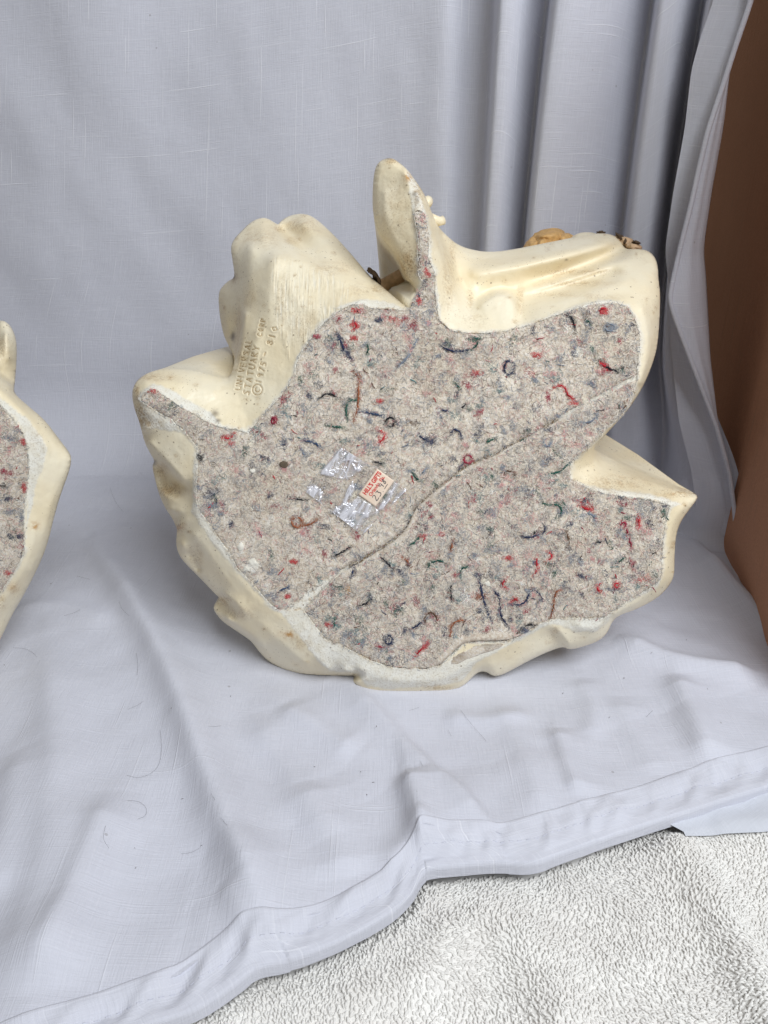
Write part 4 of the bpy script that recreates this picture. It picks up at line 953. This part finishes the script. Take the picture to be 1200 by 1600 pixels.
BL = [(556,485,'red',6,60,0),(553,507,'red',6,40,0),(552,528,'red',5,50,0),(495,526,'crimson',4,50,0),(592,500,'navy',5,60,0),(541,548,'navy',9,110,1.0),(530,528,'navy',7,50,1.0),(616,500,'red',12,50,.5),(640,510,'crimson',12,40,.4),(943,486,'red',6,70,0),(838,555,'red',6,60,0),(744,583,'red',6,40,0),(861,584,'pink',9,60,0),(592,626,'red',4,40,0),(945,572,'red',9,60,.7),(897,630,'red',7,50,0),
      (596,684,'red',9,60,1.6),(445,695,'navy',6,70,1.5),(313,714,'black',6,80,1.3),(351,684,'red',6,40,0),(362,693,'red',4,40,0),(240,610,'red',8,60,.1),(445,623,'crimson',10,60,2.4),(330,790,'slate',16,90,.2),(335,770,'navy',10,60,2.6),(459,877,'red',4.5,60,0),(448,932,'red',3.5,50,0),(793,872,'red',4.5,60,0),(661,838,'red',5,50,0),(690,835,'red',4,40,0),(751,932,'rust',10,110,0),(665,1008,'red',6,60,2.2),
      (515,976,'red',6,60,0),(525,978,'teal',7,60,0),(557,1003,'teal',9,60,0),(545,990,'slate',10,60,0),(606,1000,'navy',6,40,0),(910,785,'red',11,60,.2),(918,795,'red',7,60,.4),(998,815,'red',6,60,1.4),(1010,832,'pink',10,60,0),(988,880,'crimson',6,50,1.2),(1005,905,'red',12,50,0),(908,900,'navy',5,60,.4),(747,898,'navy',5,60,0),(553,885,'navy',7,60,1.8),(820,985,'blue',7,70,.2),(836,878,'blue',5,50,0),(672,690,'navy',8,80,.2),(640,660,'brown',9,40,0),
      (700,540,'navy',12,60,.3),(742,530,'green',8,70,0),(955,512,'slate',9,70,-.4),(897,540,'slate',8,50,1.2),(655,470,'red',5,50,1.4),(645,425,'red',6,50,1),(667,425,'red',6,60,1),(430,655,'crimson',4,60,1.4),(443,726,'brown',5,120,0),(392,888,'white',7,160,.6),(376,856,'white',5,120,1.4),(395,882,'white',8,120,.3),(870,780,'pink',12,40,0),(1038,800,'green',5,60,1.4),(760,910,'cream',6,50,.3),(544,920,'orange',5,40,1.5)]

def halo(poly):
    out = []
    for nm, pts in THREADS:
        q = resample(np.asarray(pts, float), 5.0)
        for i in range(len(q)):
            d = q[min(i + 1, len(q) - 1)] - q[max(i - 1, 0)]
            if inside(poly, q[i:i + 1, 0], q[i:i + 1, 1])[0]: out.append((q[i, 0], q[i, 1], nm, 4.5, 10, math.atan2(d[1], d[0])))
    return out
def fibre_mesh(poly, dens, nblotch, seed, box_, parent, extra=()):
    r = np.random.default_rng(seed); parts = []
    x, y = felt_fibres(poly, dens, seed, box_); n = len(x)
    base = np.array([PAL[q] for q in ('cream', 'cream', 'white', 'grey', 'cream', 'slate', 'pink', 'white', 'grey', 'brown')])
    col = base[r.integers(len(base), size=n)] * r.uniform(.8, 1.15, (n, 1)); parts.append(fibres(x, y, r.uniform(4, 13, n), col, 0.035, 0.000068, seed=seed))
    for i, (bx, by, nm, rad, cnt, an) in enumerate(list(blotch_list(poly, nblotch, seed + 1, box_)) + list(extra)):
        u = r.normal(0, rad * .62, cnt); v = r.normal(0, rad * .26, cnt); x = bx + u * math.cos(an) - v * math.sin(an); y = by + u * math.sin(an) + v * math.cos(an)
        k = inside(poly, x, y); x, y = x[k], y[k]; n = len(x)
        if n == 0: continue
        col = np.array(PAL[nm])[None] * r.uniform(.9, 1.6, (n, 1)) * 0.85 + 0.15 * np.array(PAL['cream'])[None] * r.random((n, 1)); parts.append(fibres(x, y, r.uniform(3, 9, n), col, 0.03, 0.00007, an + r.normal(0, 1.1, n), seed=seed + 10 + i))
    # stray hairs poking over the cut edge
    p = resample(poly[:, :2], 3.0, True); col = np.array([PAL['cream'], PAL['grey'], PAL['slate']])[r.integers(3, size=len(p))]
    parts.append(fibres(p[:, 0] + r.normal(0, 1, len(p)), p[:, 1] + r.normal(0, 1, len(p)), r.uniform(3, 10, len(p)), col, 0.02, 0.00007, seed=seed + 4))
    off = 0; Vs, Fs, Cs = [], [], []
    for V, F, Cc in parts: Vs.append(V); Fs.append(F + off); Cs.append(Cc); off += len(V)
    o = mesh_np('wool_fibres', np.concatenate(Vs), np.concatenate(Fs), M_YARN, parent, smooth=False, cols=np.clip(np.concatenate(Cs), 0, 1)); tag(o, kind='stuff'); return o

fibre_mesh(pu, 52000, 1000, 101, (205, 1005, 325, 960), felt_up, [b for b in BL if inside(pu, np.array([b[0]]), np.array([b[1]]))[0]] + halo(pu))
fibre_mesh(pl, 44000, 850, 202, (465, 1050, 585, 1050), felt_lo, [b for b in BL if inside(pl, np.array([b[0]]), np.array([b[1]]))[0]] + halo(pl))
fibre_mesh(p2, 16000, 300, 303, (-295, 50, 605, 1035), felt_left, [(38, 760, 'red', 6, 70, 1.5), (30, 668, 'red', 6, 50, .8), (36, 690, 'red', 5, 40, 1), (12, 780, 'navy', 7, 60, 0), (14, 800, 'slate', 9, 60, 0), (30, 838, 'navy', 4, 60, 0), (15, 685, 'slate', 10, 60, .4), (12, 895, 'red', 4, 40, 0), (4, 760, 'black', 6, 40, 0)])

r_ = np.random.default_rng(77)
def add_thread(colname, pts, parent, rad=0.00050):
    p = np.asarray(pts, float)
    if len(p) > 2: p = chaikin(p, 2, False)
    q = resample(p, 2.2)
    if len(q) < 4: q = resample(p, 1.0)
    q = q + r_.normal(0, .5, q.shape); n = len(q)
    D = 0.005 - 0.05 * r_.random(n) + 0.06 * (np.abs(np.linspace(-1, 1, n)) ** 4) + 0.04 * np.sin(np.linspace(0, 9, n) + 6 * r_.random())
    V, F = tube(P(q[:, 0], q[:, 1], D), rad * (0.55 + 0.6 * r_.random(n)) * (1 - .5 * np.abs(np.linspace(-1, 1, n)) ** 6), 5)
    c = np.array(PAL[colname]) * r_.uniform(.8, 1.3)
    mesh_np('yarn_thread', V, F, M_YARN, parent, cols=np.repeat(c[None], len(V), 0))
for colname, pts in THREADS:
    c = np.asarray(pts, float).mean(0)
    add_thread(colname, pts, felt_up if inside(pu, c[:1], c[1:])[0] else felt_lo)
# smaller anonymous ends of yarn
for poly, par, nth, bx_2, sd in ((pu, felt_up, 60, (300, 990, 480, 930), 5), (pl, felt_lo, 55, (490, 1040, 600, 1035), 6), (p2, felt_left, 14, (-40, 42, 640, 900), 7)):
    x, y = felt_fibres(poly, nth * 3, sd, bx_2)
    for i in range(min(nth, len(x))):
        a = r_.random() * 6.28; L = r_.uniform(2.5, 8); b = r_.normal(0, .7)
        pts = [(x[i], y[i]), (x[i] + L * math.cos(a), y[i] + L * math.sin(a)), (x[i] + L * math.cos(a) + L * math.cos(a + b), y[i] + L * math.sin(a) + L * math.sin(a + b))]
        add_thread(['navy', 'black', 'green', 'red', 'slate', 'brown', 'crimson', 'slate', 'grey', 'teal', 'pink'][r_.integers(11)], pts, par, 0.0003)

# ================================================================== SMALL PIECES OF THE STATUE SEEN BEHIND THE OUTLINE
def blob(px, py, D, rx, ry, rz, rot=0.0, bumps=0.12, seed=1, n=28, k=18, flat=0.0):
    """closed lumpy ellipsoid; rx, ry in px across the picture plane, rz in cm of depth"""
    u = np.linspace(0, 2 * math.pi, n, endpoint=False); v = np.linspace(0, math.pi, k)[1:-1]
    U, Vv = np.meshgrid(u, v); x = np.sin(Vv) * np.cos(U); y = np.sin(Vv) * np.sin(U); z = np.cos(Vv)
    s = 1 + bumps * vnoise(x * 1.0 + 5 + z, y + z * .7 + 3, 0.55, seed, 2)
    def mk(x, y, z, s):
        X = x * s * rx; Y = y * s * ry; return P(px + X * math.cos(rot) - Y * math.sin(rot), py + X * math.sin(rot) + Y * math.cos(rot), D - z * s * rz)
    V = mk(x, y, z, s).reshape(-1, 3); pol = np.stack([P(np.array(px), np.array(py), D - rz), P(np.array(px), np.array(py), D + rz)]).reshape(2, 3)
    r = len(v); i = np.arange(r - 1)[:, None]; j = np.arange(n)[None]; j2 = (j + 1) % n
    F = np.stack([i * n + j, i * n + j2, (i + 1) * n + j2, (i + 1) * n + j], -1).reshape(-1, 4)
    a = np.arange(n); T = np.concatenate([np.stack([np.full(n, r * n), (a + 1) % n, a], -1), np.stack([np.full(n, r * n + 1), (r - 1) * n + a, (r - 1) * n + (a + 1) % n], -1)])
    return np.concatenate([V, pol]), [F, T]
M_GOLD = plain('gilded_plaster', (0.60, 0.37, 0.15), 0.5)
M_TAN = plain('unpainted_tan', (0.60, 0.42, 0.26), 0.7)
M_CRUMB = plain('dark_crumbs', (0.10, 0.065, 0.04), 0.9)
V, F = merge([blob(834, 386, 10.5, 17, 15, 1.6, -.5, .22, 1), blob(858, 373, 10.8, 27, 15, 1.8, -.05, .22, 2), blob(884, 378, 10.6, 18, 14, 1.6, .3, .18, 3), blob(846, 382, 9.6, 9, 12, 1.0, .7, .2, 4)])
mesh_np('gilded_curl', V, F, M_GOLD, statue)
V, F = blob(915, 382, 9.6, 28, 19, 2.0, -.1, .08, 5); mesh_np('far_fold', V, F, M_PLASTER, statue)
V, F = merge([blob(978, 380, 8.4, 14, 10, 1.0, .5, .3, 6), blob(990, 386, 7.6, 12, 8, .9, .3, .3, 7), blob(966, 374, 8.4, 8, 7, .7, 0, .3, 9)]); mesh_np('broken_rim', V, F, M_TAN, statue)
for b_ in ((939, 363.5, 8.6, 7.5, 2.4, .3, 0, .9, 10, 10, 8), (968, 370, 8.0, 8, 3.6, .4, .5, .9, 11, 10, 8), (995, 379, 7.0, 6.5, 3.0, .35, .2, .9, 12, 10, 8), (977, 378, 7.6, 2, 4, .3, .3, .9, 13, 10, 8), (985, 386, 7.2, 1.6, 3, .3, .6, .9, 14, 10, 8)):
    V, F = blob(*b_); mesh_np('dark_crust', V, F, M_CRUMB, statue, smooth=False)
V, F = blob(667, 316, 3.0, 9, 11, .6, .5, .05, 15); mesh_np('small_knob', V, F, M_PLASTER, statue)
V, F = tube(P(np.array([672, 680, 687, 692.5]), np.array([341, 344, 346, 344]), np.array([3.4, 3.5, 3.6, 3.7])), np.array([.0030, .0028, .0026, .0026]), 12); mesh_np('short_peg', V, F, M_PLASTER, statue)
# rod and block in the notch
V, F = tube(P(np.linspace(570, 660, 10), np.linspace(462, 412, 10), np.linspace(6.0, 5.0, 10)), .0040, 12); mesh_np('cross_rod', V, F, M_TAN, statue)
def prism(front, back):
    V = np.concatenate([P(*np.array(front, float).T), P(*np.array(back, float).T)]); n = len(front); i = np.arange(n)
    return V, [np.stack([i, (i + 1) % n, (i + 1) % n + n, i + n], -1), np.array([list(range(n))[::-1]]), np.array([[n + q for q in range(n)]])]
V, F = prism([(640, 490, .5), (643, 470, .4), (662, 440, .4), (668, 436, .5), (672, 470, .6), (655, 492, .6)], [(606, 458, 3.6), (612, 449, 3.8), (640, 440, 3.8), (664, 432, 3.6), (664, 470, 3.6), (640, 490, 3.6)])
mesh_np('notch_block', V, F, M_PLASTER, statue, smooth=False)
for b_ in ((579, 424, 4.6, 3.4, 7, .4, -.7, .9, 16, 12, 9), (586, 431, 4.4, 4, 9, .4, -.7, 1.0, 17, 12, 9), (592, 440, 4.2, 2.6, 6, .4, -.3, .9, 18, 12, 9)):
    V, F = blob(*b_); mesh_np('dark_crust', V, F, M_CRUMB, statue, smooth=False)
M_BIT = plain('grey_felt_bit', (.24, .22, .20), .95)
for b_ in ((336, 646, .62, 7, 5.5, .06, .3, .9, 19, 14, 8), (341, 657, .50, 6, 3.8, .06, .1, .9, 20, 14, 8)):
    V, F = blob(*b_); mesh_np('felt_crumb', V, F, M_BIT, statue)
M_CHALK = plain('chalk_plaster', (.80, .77, .68), .9)
for b_ in ((376, 855, .0, 5, 7, .10, .3, .2, 21, 12, 9), (396, 879, .02, 9, 6, .09, .5, .7, 22, 14, 9), (386, 889, .02, 6, 5, .08, .5, .7, 23, 12, 9), (394, 735, .0, 5, 3.4, .05, .3, .4, 24, 12, 9), (762, 912, .0, 5, 4, .06, .3, .4, 25, 12, 9)):
    V, F = blob(*b_); mesh_np('plaster_crumb', V, F, M_CHALK, statue)
V, F = blob(443, 726, -.02, 7, 5.5, .06, .2, .2, 26, 16, 9); mesh_np('lint_pellet', V, F, plain('brown_pellet', (.13, .10, .07), .95), statue)

# ================================================================== PRICE STICKER AND TAPE
ou = np.array([0.585, -0.811]); ov = np.array([0.811, 0.585]); cs_ = np.array([588.0, 762.0])
def st_px(a, b):          # sticker coordinates (px along the lines of print, px down)
    return cs_[0] + a * ou[0] + b * ov[0], cs_[1] + a * ou[1] + b * ov[1]
def st_D(a, b): return -0.085 - 0.02 * np.cos(np.asarray(a) * .09) + 0.0 * b
M_PAPER = NT('peach_sticker_paper'); f_ = M_PAPER.noise(M_PAPER.obj(), 300, 4)
M_PAPER.set(Base_Color=M_PAPER.mix(M_PAPER.ramp(f_, .3, .7), (.87, .69, .54), (.89, .74, .60)), Roughness=.7); M_PAPER = M_PAPER.m
A_, B_ = np.meshgrid(np.linspace(-25, 25, 22), np.linspace(-16.5, 16.5, 14))
x, y = st_px(A_, B_); Vt = P(x, y, st_D(A_, B_)).reshape(-1, 3); Vb = P(x, y, st_D(A_, B_) + .012).reshape(-1, 3)
F = grid_faces(14, 22)[:, ::-1]; be = border_edges(F); n0 = len(Vt)
sticker = mesh_np('price_sticker', np.concatenate([Vt, Vb]), [F, np.stack([be[:, 1], be[:, 0], be[:, 0] + n0, be[:, 1] + n0], -1)], M_PAPER, statue)
sticker['label'] = 'small peach paper price sticker with red print and handwritten price'
M_RED = plain('red_ink', (.70, .035, .03), .7); M_INK = plain('pen_ink', (.10, .09, .10), .6)
def print_line(txt, a0, a1, b0, hgt, mat, bold=0.0):
    cu = bpy.data.curves.new('print', 'FONT'); cu.body = txt; cu.size = 1.0; cu.offset = bold
    tmp = bpy.data.objects.new('tmp', cu); COL.objects.link(tmp); bpy.context.view_layer.update()
    me = bpy.data.meshes.new_from_object(tmp.evaluated_get(bpy.context.evaluated_depsgraph_get())); bpy.data.objects.remove(tmp)
    co = np.array([v.co[:] for v in me.vertices]); co[:, 0] -= co[:, 0].min(); L = co[:, 0].max()
    a = a0 + co[:, 0] / L * (a1 - a0); b = b0 - co[:, 1] / 0.7 * hgt; x, y = st_px(a, b)
    V = P(x, y, st_D(a, b) - 0.008)
    for i, v in enumerate(me.vertices): v.co = V[i]
    me.materials.append(mat); o = bpy.data.objects.new('printed_lettering', me); COL.objects.link(o); o.parent = sticker; return o
print_line("HILL'S GIFTS", -19, 23, -6.2, 7.0, M_RED, 0.035)
print_line("Orlando, Fla.", -16, 21, 1.6, 5.6, M_RED, 0.02)
hand = [[(-16, 4), (-12, 3), (-11, 6), (-15, 10), (-17, 13), (-10, 12.5)], [(-7, 4), (-2, 3.6), (-5, 7), (-2, 9), (-4, 12.5), (-8, 12.5)], [(1, 12), (1.6, 12.6)], [(8, 0), (5, 1), (5, 4), (9, 4), (9, 0), (8.4, 8.5)], [(16, 0), (13, 2), (17, 5), (14, 8.5), (12, 6), (17, 2), (16, 0)], [(6, 11.5), (15, 11)]]
parts = []
for h_ in hand:
    q = resample(chaikin(h_, 2, False) if len(h_) > 2 else h_, .8); x, y = st_px(q[:, 0], q[:, 1]); parts.append(tube(P(x, y, st_D(q[:, 0], q[:, 1]) - .010), .00021, 4))
V, F = merge(parts); mesh_np('handwritten_price', V, F, M_INK, sticker)

def tape_mat():
    m = NT('clear_tape'); cr_ = m.attr('crease_glint'); o = m.obj()
    tr = m.n('ShaderNodeBsdfTransparent'); gl = m.n('ShaderNodeBsdfGlossy'); gl.inputs['Roughness'].default_value = .16
    gl.inputs['Color'].default_value = (.92, .93, 1, 1); df = m.n('ShaderNodeBsdfDiffuse'); df.inputs['Color'].default_value = (.86, .86, .92, 1)
    nz = m.noise(o, 260, 3, .6); bn = m.bump(nz, .0015, .8); m.l(bn, gl.inputs['Normal'])
    a = m.n('ShaderNodeMixShader'); m.l(tr.outputs[0], a.inputs[1]); m.l(gl.outputs[0], a.inputs[2])
    m.l(m.math('ADD', .035, m.math('MULTIPLY', cr_, .42)), a.inputs[0])
    b = m.n('ShaderNodeMixShader'); m.l(a.outputs[0], b.inputs[1]); m.l(df.outputs[0], b.inputs[2])
    m.l(m.math('MULTIPLY', m.ramp(cr_, .10, 1.05), .66), b.inputs[0]); m.l(b.outputs[0], m.out.inputs[0])
    return m.m
QC = np.array([(532, 698), (636, 765), (566, 836), (474, 766)], float)
nu, nv = 130, 110
Uq, Vq = np.meshgrid(np.linspace(0, 1, nu), np.linspace(0, 1, nv))
X = (QC[0, 0] * (1 - Uq) + QC[1, 0] * Uq) * (1 - Vq) + (QC[3, 0] * (1 - Uq) + QC[2, 0] * Uq) * Vq
Y = (QC[0, 1] * (1 - Uq) + QC[1, 1] * Uq) * (1 - Vq) + (QC[3, 1] * (1 - Uq) + QC[2, 1] * Uq) * Vq
ZONES = [[(534,699),(551,704),(569,718),(578,722),(560,738),(541,750),(520,744),(498,740),(515,722)], [(476,767),(488,754),(505,770),(500,783),(512,800),(500,790)], [(508,798),(540,788),(560,778),(575,786),(592,800),(575,808),(560,828),(520,812)], [(563,828),(595,816),(600,822),(570,836)], [(590,796),(617,753),(624,757),(600,797)], [(612,786),(630,762),(635,768),(615,793)], [(548,752),(556,756),(548,778),(540,790),(530,796)]]
zm = np.zeros(X.shape)
for z in ZONES: zm = np.maximum(zm, gblur(inside(z, X, Y).astype(float), 1.6))
al = (X - 540) * .45 - (Y - 740) * .9; ac = (X - 540) * .9 + (Y - 740) * .45
n1_ = np.abs(vnoise(ac + 3 * vnoise(X, Y, 18, 51, 2), al * .14, 4.5, 52, 1)); n2_ = np.abs(vnoise(X + 3 * vnoise(X, Y, 9, 57, 1), Y, 13, 53, 2))
rid = np.maximum(np.clip(1 - n1_ * 3.6, 0, 1), np.clip(1 - n2_ * 9.0, 0, 1))
bord = np.minimum(np.minimum(Uq, 1 - Uq), np.minimum(Vq, 1 - Vq)); crease_glint = np.clip(zm * (0.34 + 0.20 * vnoise(X, Y, 11, 58, 2) + 0.75 * rid) + .10 + .45 * np.exp(-(bord / .010) ** 2) * np.clip(.4 + vnoise(X, Y, 16, 59, 2), 0, 1), 0, 1) * (1 - 0.9 * inside([(x_, y_) for x_, y_ in (st_px(-25, -17), st_px(25, -17), st_px(25, 17), st_px(-25, 17))], X, Y))  # milky creases; glints and a border highlight painted in as whiteness
Dt = -0.115 - 0.10 * zm * (rid * .8 + .4 * vnoise(X, Y, 10, 54, 2)) + .01 * vnoise(X, Y, 20, 55, 2)
V = P(X, Y, Dt).reshape(-1, 3)
tp = mesh_np('clear_tape', V, grid_faces(nv, nu)[:, ::-1], tape_mat(), statue, attrs={'crease_glint': crease_glint.ravel()})
tp['label'] = 'wrinkled clear tape holding the sticker on the felt'

# ================================================================== TOWEL
EP = table_pt(*np.array(EDGE, float).T, 0.003); EP = EP[np.argsort(EP[:, 0])]
def towel_h(X, Y):
    q = resample(chaikin([(1060, 1340), (1100, 1400), (1150, 1480), (1190, 1560), (1230, 1640)], 2, False), 10); w3 = table_pt(q[:, 0], q[:, 1], -.006)[:, :2]
    d = np.sqrt(((X[..., None] - w3[:, 0]) ** 2 + (Y[..., None] - w3[:, 1]) ** 2).min(-1)); h = 0.0095 * np.exp(-(d / .011) ** 2)
    q = resample(chaikin([(760, 1440), (850, 1500), (880, 1600), (870, 1680)], 2, False), 10); w3 = table_pt(q[:, 0], q[:, 1], -.006)[:, :2]
    d = np.sqrt(((X[..., None] - w3[:, 0]) ** 2 + (Y[..., None] - w3[:, 1]) ** 2).min(-1)); h += 0.0075 * np.exp(-(d / .013) ** 2)
    q = resample(chaikin([(560, 1560), (650, 1540), (700, 1470)], 2, False), 10); w3 = table_pt(q[:, 0], q[:, 1], -.006)[:, :2]
    d = np.sqrt(((X[..., None] - w3[:, 0]) ** 2 + (Y[..., None] - w3[:, 1]) ** 2).min(-1)); h += 0.006 * np.exp(-(d / .012) ** 2)
    h += -0.0085 + 0.005 * vnoise(X, Y, .045, 61, 2)
    ye = np.interp(X, EP[:, 0], EP[:, 1]); b = np.clip((Y - ye + .002) / .014, 0, 1); right = np.clip((X - .135) / .03, 0, 1)
    return h * (1 - b) - .0125 * b + .004 * right * (1 - b)
towel = empty('terry_towel', (0, 0, 0)); tag(towel, 'off-white looped terry towel lying in front of the curtain hem', 'towel')
xs = np.linspace(-.22, .42, 200); ys = np.linspace(.03, .36, 130); Xt, Yt = np.meshgrid(xs, ys)
ye = np.interp(Xt, EP[:, 0], EP[:, 1]) + .022; Yt2 = np.minimum(Yt, ye)
Zt = towel_h(Xt, Yt2)
V = np.stack([Xt, Yt2, Zt + .0000], -1).reshape(-1, 3); mesh_np('towel_ground', V, grid_faces(130, 200), M_TERRY, towel)
sp = 0.00145
gx = np.arange(-.17, .36, sp); gy = np.arange(.07, .34, sp); Xl, Yl = np.meshgrid(gx, gy)
r_t = np.random.default_rng(5); Xl = Xl.ravel() + r_t.normal(0, .00045, Xl.size); Yl = Yl.ravel() + r_t.normal(0, .00045, Yl.size)
rel = np.stack([Xl, Yl, np.full(Xl.size, -.006)], 1) - CAM; dz = rel @ FWD; pxl = 600 + FPX * rel[:, 0] / dz; pyl = 800 - FPX * (rel @ UPV) / dz
keep = (Yl < np.interp(Xl, EP[:, 0], EP[:, 1]) + .008) & (pxl > 180) & (pxl < 1300) & (pyl < 1690) & (dz > .1)
Xl, Yl = Xl[keep], Yl[keep]; nl = len(Xl); Zl = towel_h(Xl, Yl)
th = 1.9 + 2.2 * vnoise(Xl, Yl, .035, 63, 2) + r_t.normal(0, .45, nl)
k = 5; t = np.linspace(0, 1, k); ln_ = r_t.uniform(.0016, .0028, nl); ht = r_t.uniform(.0009, .0018, nl)
cx_ = Xl[:, None] + np.cos(th)[:, None] * (t - .3)[None] * ln_[:, None]; cy_ = Yl[:, None] + np.sin(th)[:, None] * (t - .3)[None] * ln_[:, None]
bend = r_t.normal(0, .0004, nl)[:, None] * np.sin(t * math.pi)[None]; cx_ += -np.sin(th)[:, None] * bend; cy_ += np.cos(th)[:, None] * bend
cz_ = Zl[:, None] - .0006 + ht[:, None] * np.sin(np.clip(t * 1.12, 0, 1) * math.pi)[None] ** .8
C3 = np.stack([cx_, cy_, cz_], -1); tn = np.gradient(C3, axis=1); tn /= np.linalg.norm(tn, axis=2)[..., None]
sd = np.stack([-np.sin(th), np.cos(th), 0 * th], 1)[:, None] + 0 * tn; up_ = np.cross(tn, sd); up_ /= np.linalg.norm(up_, axis=2)[..., None]
sides = 5; an = np.arange(sides) * 2 * math.pi / sides; rr = (.00053 * r_t.uniform(.8, 1.2, nl))[:, None, None, None] * (1 - .25 * np.abs(2 * t - 1) ** 3)[None, :, None, None]
V = (C3[:, :, None] + rr * (sd[:, :, None] * np.cos(an)[None, None, :, None] + up_[:, :, None] * np.sin(an)[None, None, :, None])).reshape(-1, 3)
b0 = (np.arange(nl) * k * sides)[:, None, None] + (np.arange(k - 1) * sides)[None, :, None]; j = np.arange(sides)[None, None]; j2 = (j + 1) % sides
F = np.stack([b0 + j, b0 + j2, b0 + sides + j2, b0 + sides + j], -1).reshape(-1, 4)
lo = mesh_np('terry_loops', V, F, M_TERRY, towel); tag(lo, kind='stuff')

# lining that peeps out between hem and towel
LX = [(1052, 1292), (1070, 1268), (1110, 1250), (1200, 1222), (1340, 1170)]; LY = [(1072, 1303), (1086, 1302), (1130, 1300), (1200, 1297), (1340, 1280)]
la = resample(chaikin(LX, 2, False), 4); lb_ = resample(chaikin(LY, 2, False), 4); n_ = 60
la = np.stack([np.interp(np.linspace(0, 1, n_), np.linspace(0, 1, len(la)), la[:, q]) for q in (0, 1)], 1); lb_ = np.stack([np.interp(np.linspace(0, 1, n_), np.linspace(0, 1, len(lb_)), lb_[:, q]) for q in (0, 1)], 1)
G_ = np.zeros((16, n_, 3))
for i, a in enumerate(np.linspace(-.5, 1, 16)):
    q = table_pt(*(la * (1 - a) + lb_ * a).T, 0.0); q[:, 2] = .0005 + .0012 * vnoise(q[:, 0], q[:, 1], .012, 71, 2) - .002 * max(0, a - .8) / .2; G_[i] = q
lin = mesh_np('lining_cloth', G_.reshape(-1, 3), grid_faces(16, n_), cloth_mat('smooth_lining', (.62, .64, .70), .3), uv=grid_uv(G_).reshape(-1, 2))
tag(lin, 'white lining cloth peeping out between the curtain hem and the towel', 'cloth')

# ================================================================== HAIRS AND LINT ON THE CLOTH
HAIR = [[(250,1140),(253,1165),(250,1195),(235,1210),(215,1216),(198,1211)], [(160,1270),(185,1252),(215,1250),(230,1262),(228,1275),(215,1280)], [(345,1278),(362,1298),(378,1320),(388,1342)], [(283,1334),(300,1332),(312,1325)], [(20,1012),(40,1013),(55,1022),(62,1036)], [(100,962),(118,957),(128,950)], [(186,940),(190,952),(202,962)], [(213,1020),(216,1040),(214,1055)], [(200,1108),(215,1102),(225,1095)], [(470,1095),(482,1105)], [(720,1110),(735,1130),(760,1158)], [(655,1180),(660,1200),(680,1210),(693,1225),(692,1245)],
        [(527,1345),(550,1348),(565,1330),(568,1305)], [(540,1345),(560,1325),(566,1300)], [(320,1132),(330,1136),(345,1134)], [(165,1290),(160,1310),(170,1325)], [(600,1000),(602,1006)], [(95,1032),(103,1045),(106,1048)], [(1010,1120),(1020,1110)], [(840,1230),(846,1238)], [(172,762),(180,785),(193,800)], [(215,730),(222,742)], [(770,1230),(800,1240),(840,1225)], [(590,1350),(594,1375)], [(700,1140),(705,1150)], [(120,900),(140,905)], [(640,1110),(655,1105)], [(330,1240),(336,1250)]]
parts = []; cols = []
for hh in HAIR:
    q = resample(chaikin(hh, 2, False), 3); p3 = table_pt(q[:, 0], q[:, 1], 0.0); hz = table_h(p3[:, 0], p3[:, 1]); p3 = table_pt(q[:, 0], q[:, 1], np.maximum(hz, -.012) + .0009)
    V, F = tube(p3, .000045, 4); parts.append((V, F)); cols.append(np.repeat(np.array([[.05, .045, .045]]), len(V), 0))
for i in range(48):
    px_, py_ = r_.uniform(0, 1200), r_.uniform(900, 1420)
    if py_ > np.interp(px_, [0, 400, 650, 1200], [1600, 1440, 1310, 1180]) - 10 or inside(np.array(SIL)[:, :2], np.array([px_]), np.array([py_ - 6]))[0]: continue
    p3 = table_pt(np.array([px_]), np.array([py_]), 0.0); hz = max(float(table_h(p3[:, 0], p3[:, 1])[0]), -.012); p3 = table_pt(np.array(px_), np.array(py_), hz + .0005)
    L = r_.uniform(.0002, .0006); a = r_.random() * 6.28; V, F = tube(p3 + np.outer(np.linspace(-1, 1, 3), [L * math.cos(a), L * math.sin(a), 0]), r_.uniform(.0001, .0002), 4)
    parts.append((V, F)); cols.append(np.repeat(np.array([[.10, .09, .09]]) * r_.uniform(.6, 2.4), len(V), 0))
p3 = table_pt(np.array([497, 499.]), np.array([1300, 1306.]), .0035); V, F = tube(p3, .0007, 5); parts.append((V, F)); cols.append(np.repeat(np.array([[.42, .20, .08]]), len(V), 0))
V, F = merge(parts); l_ = mesh_np('lint', V, F, M_YARN, cols=np.concatenate(cols)); tag(l_, 'dark hairs and specks of lint scattered over the white cloth', 'lint', kind='stuff')
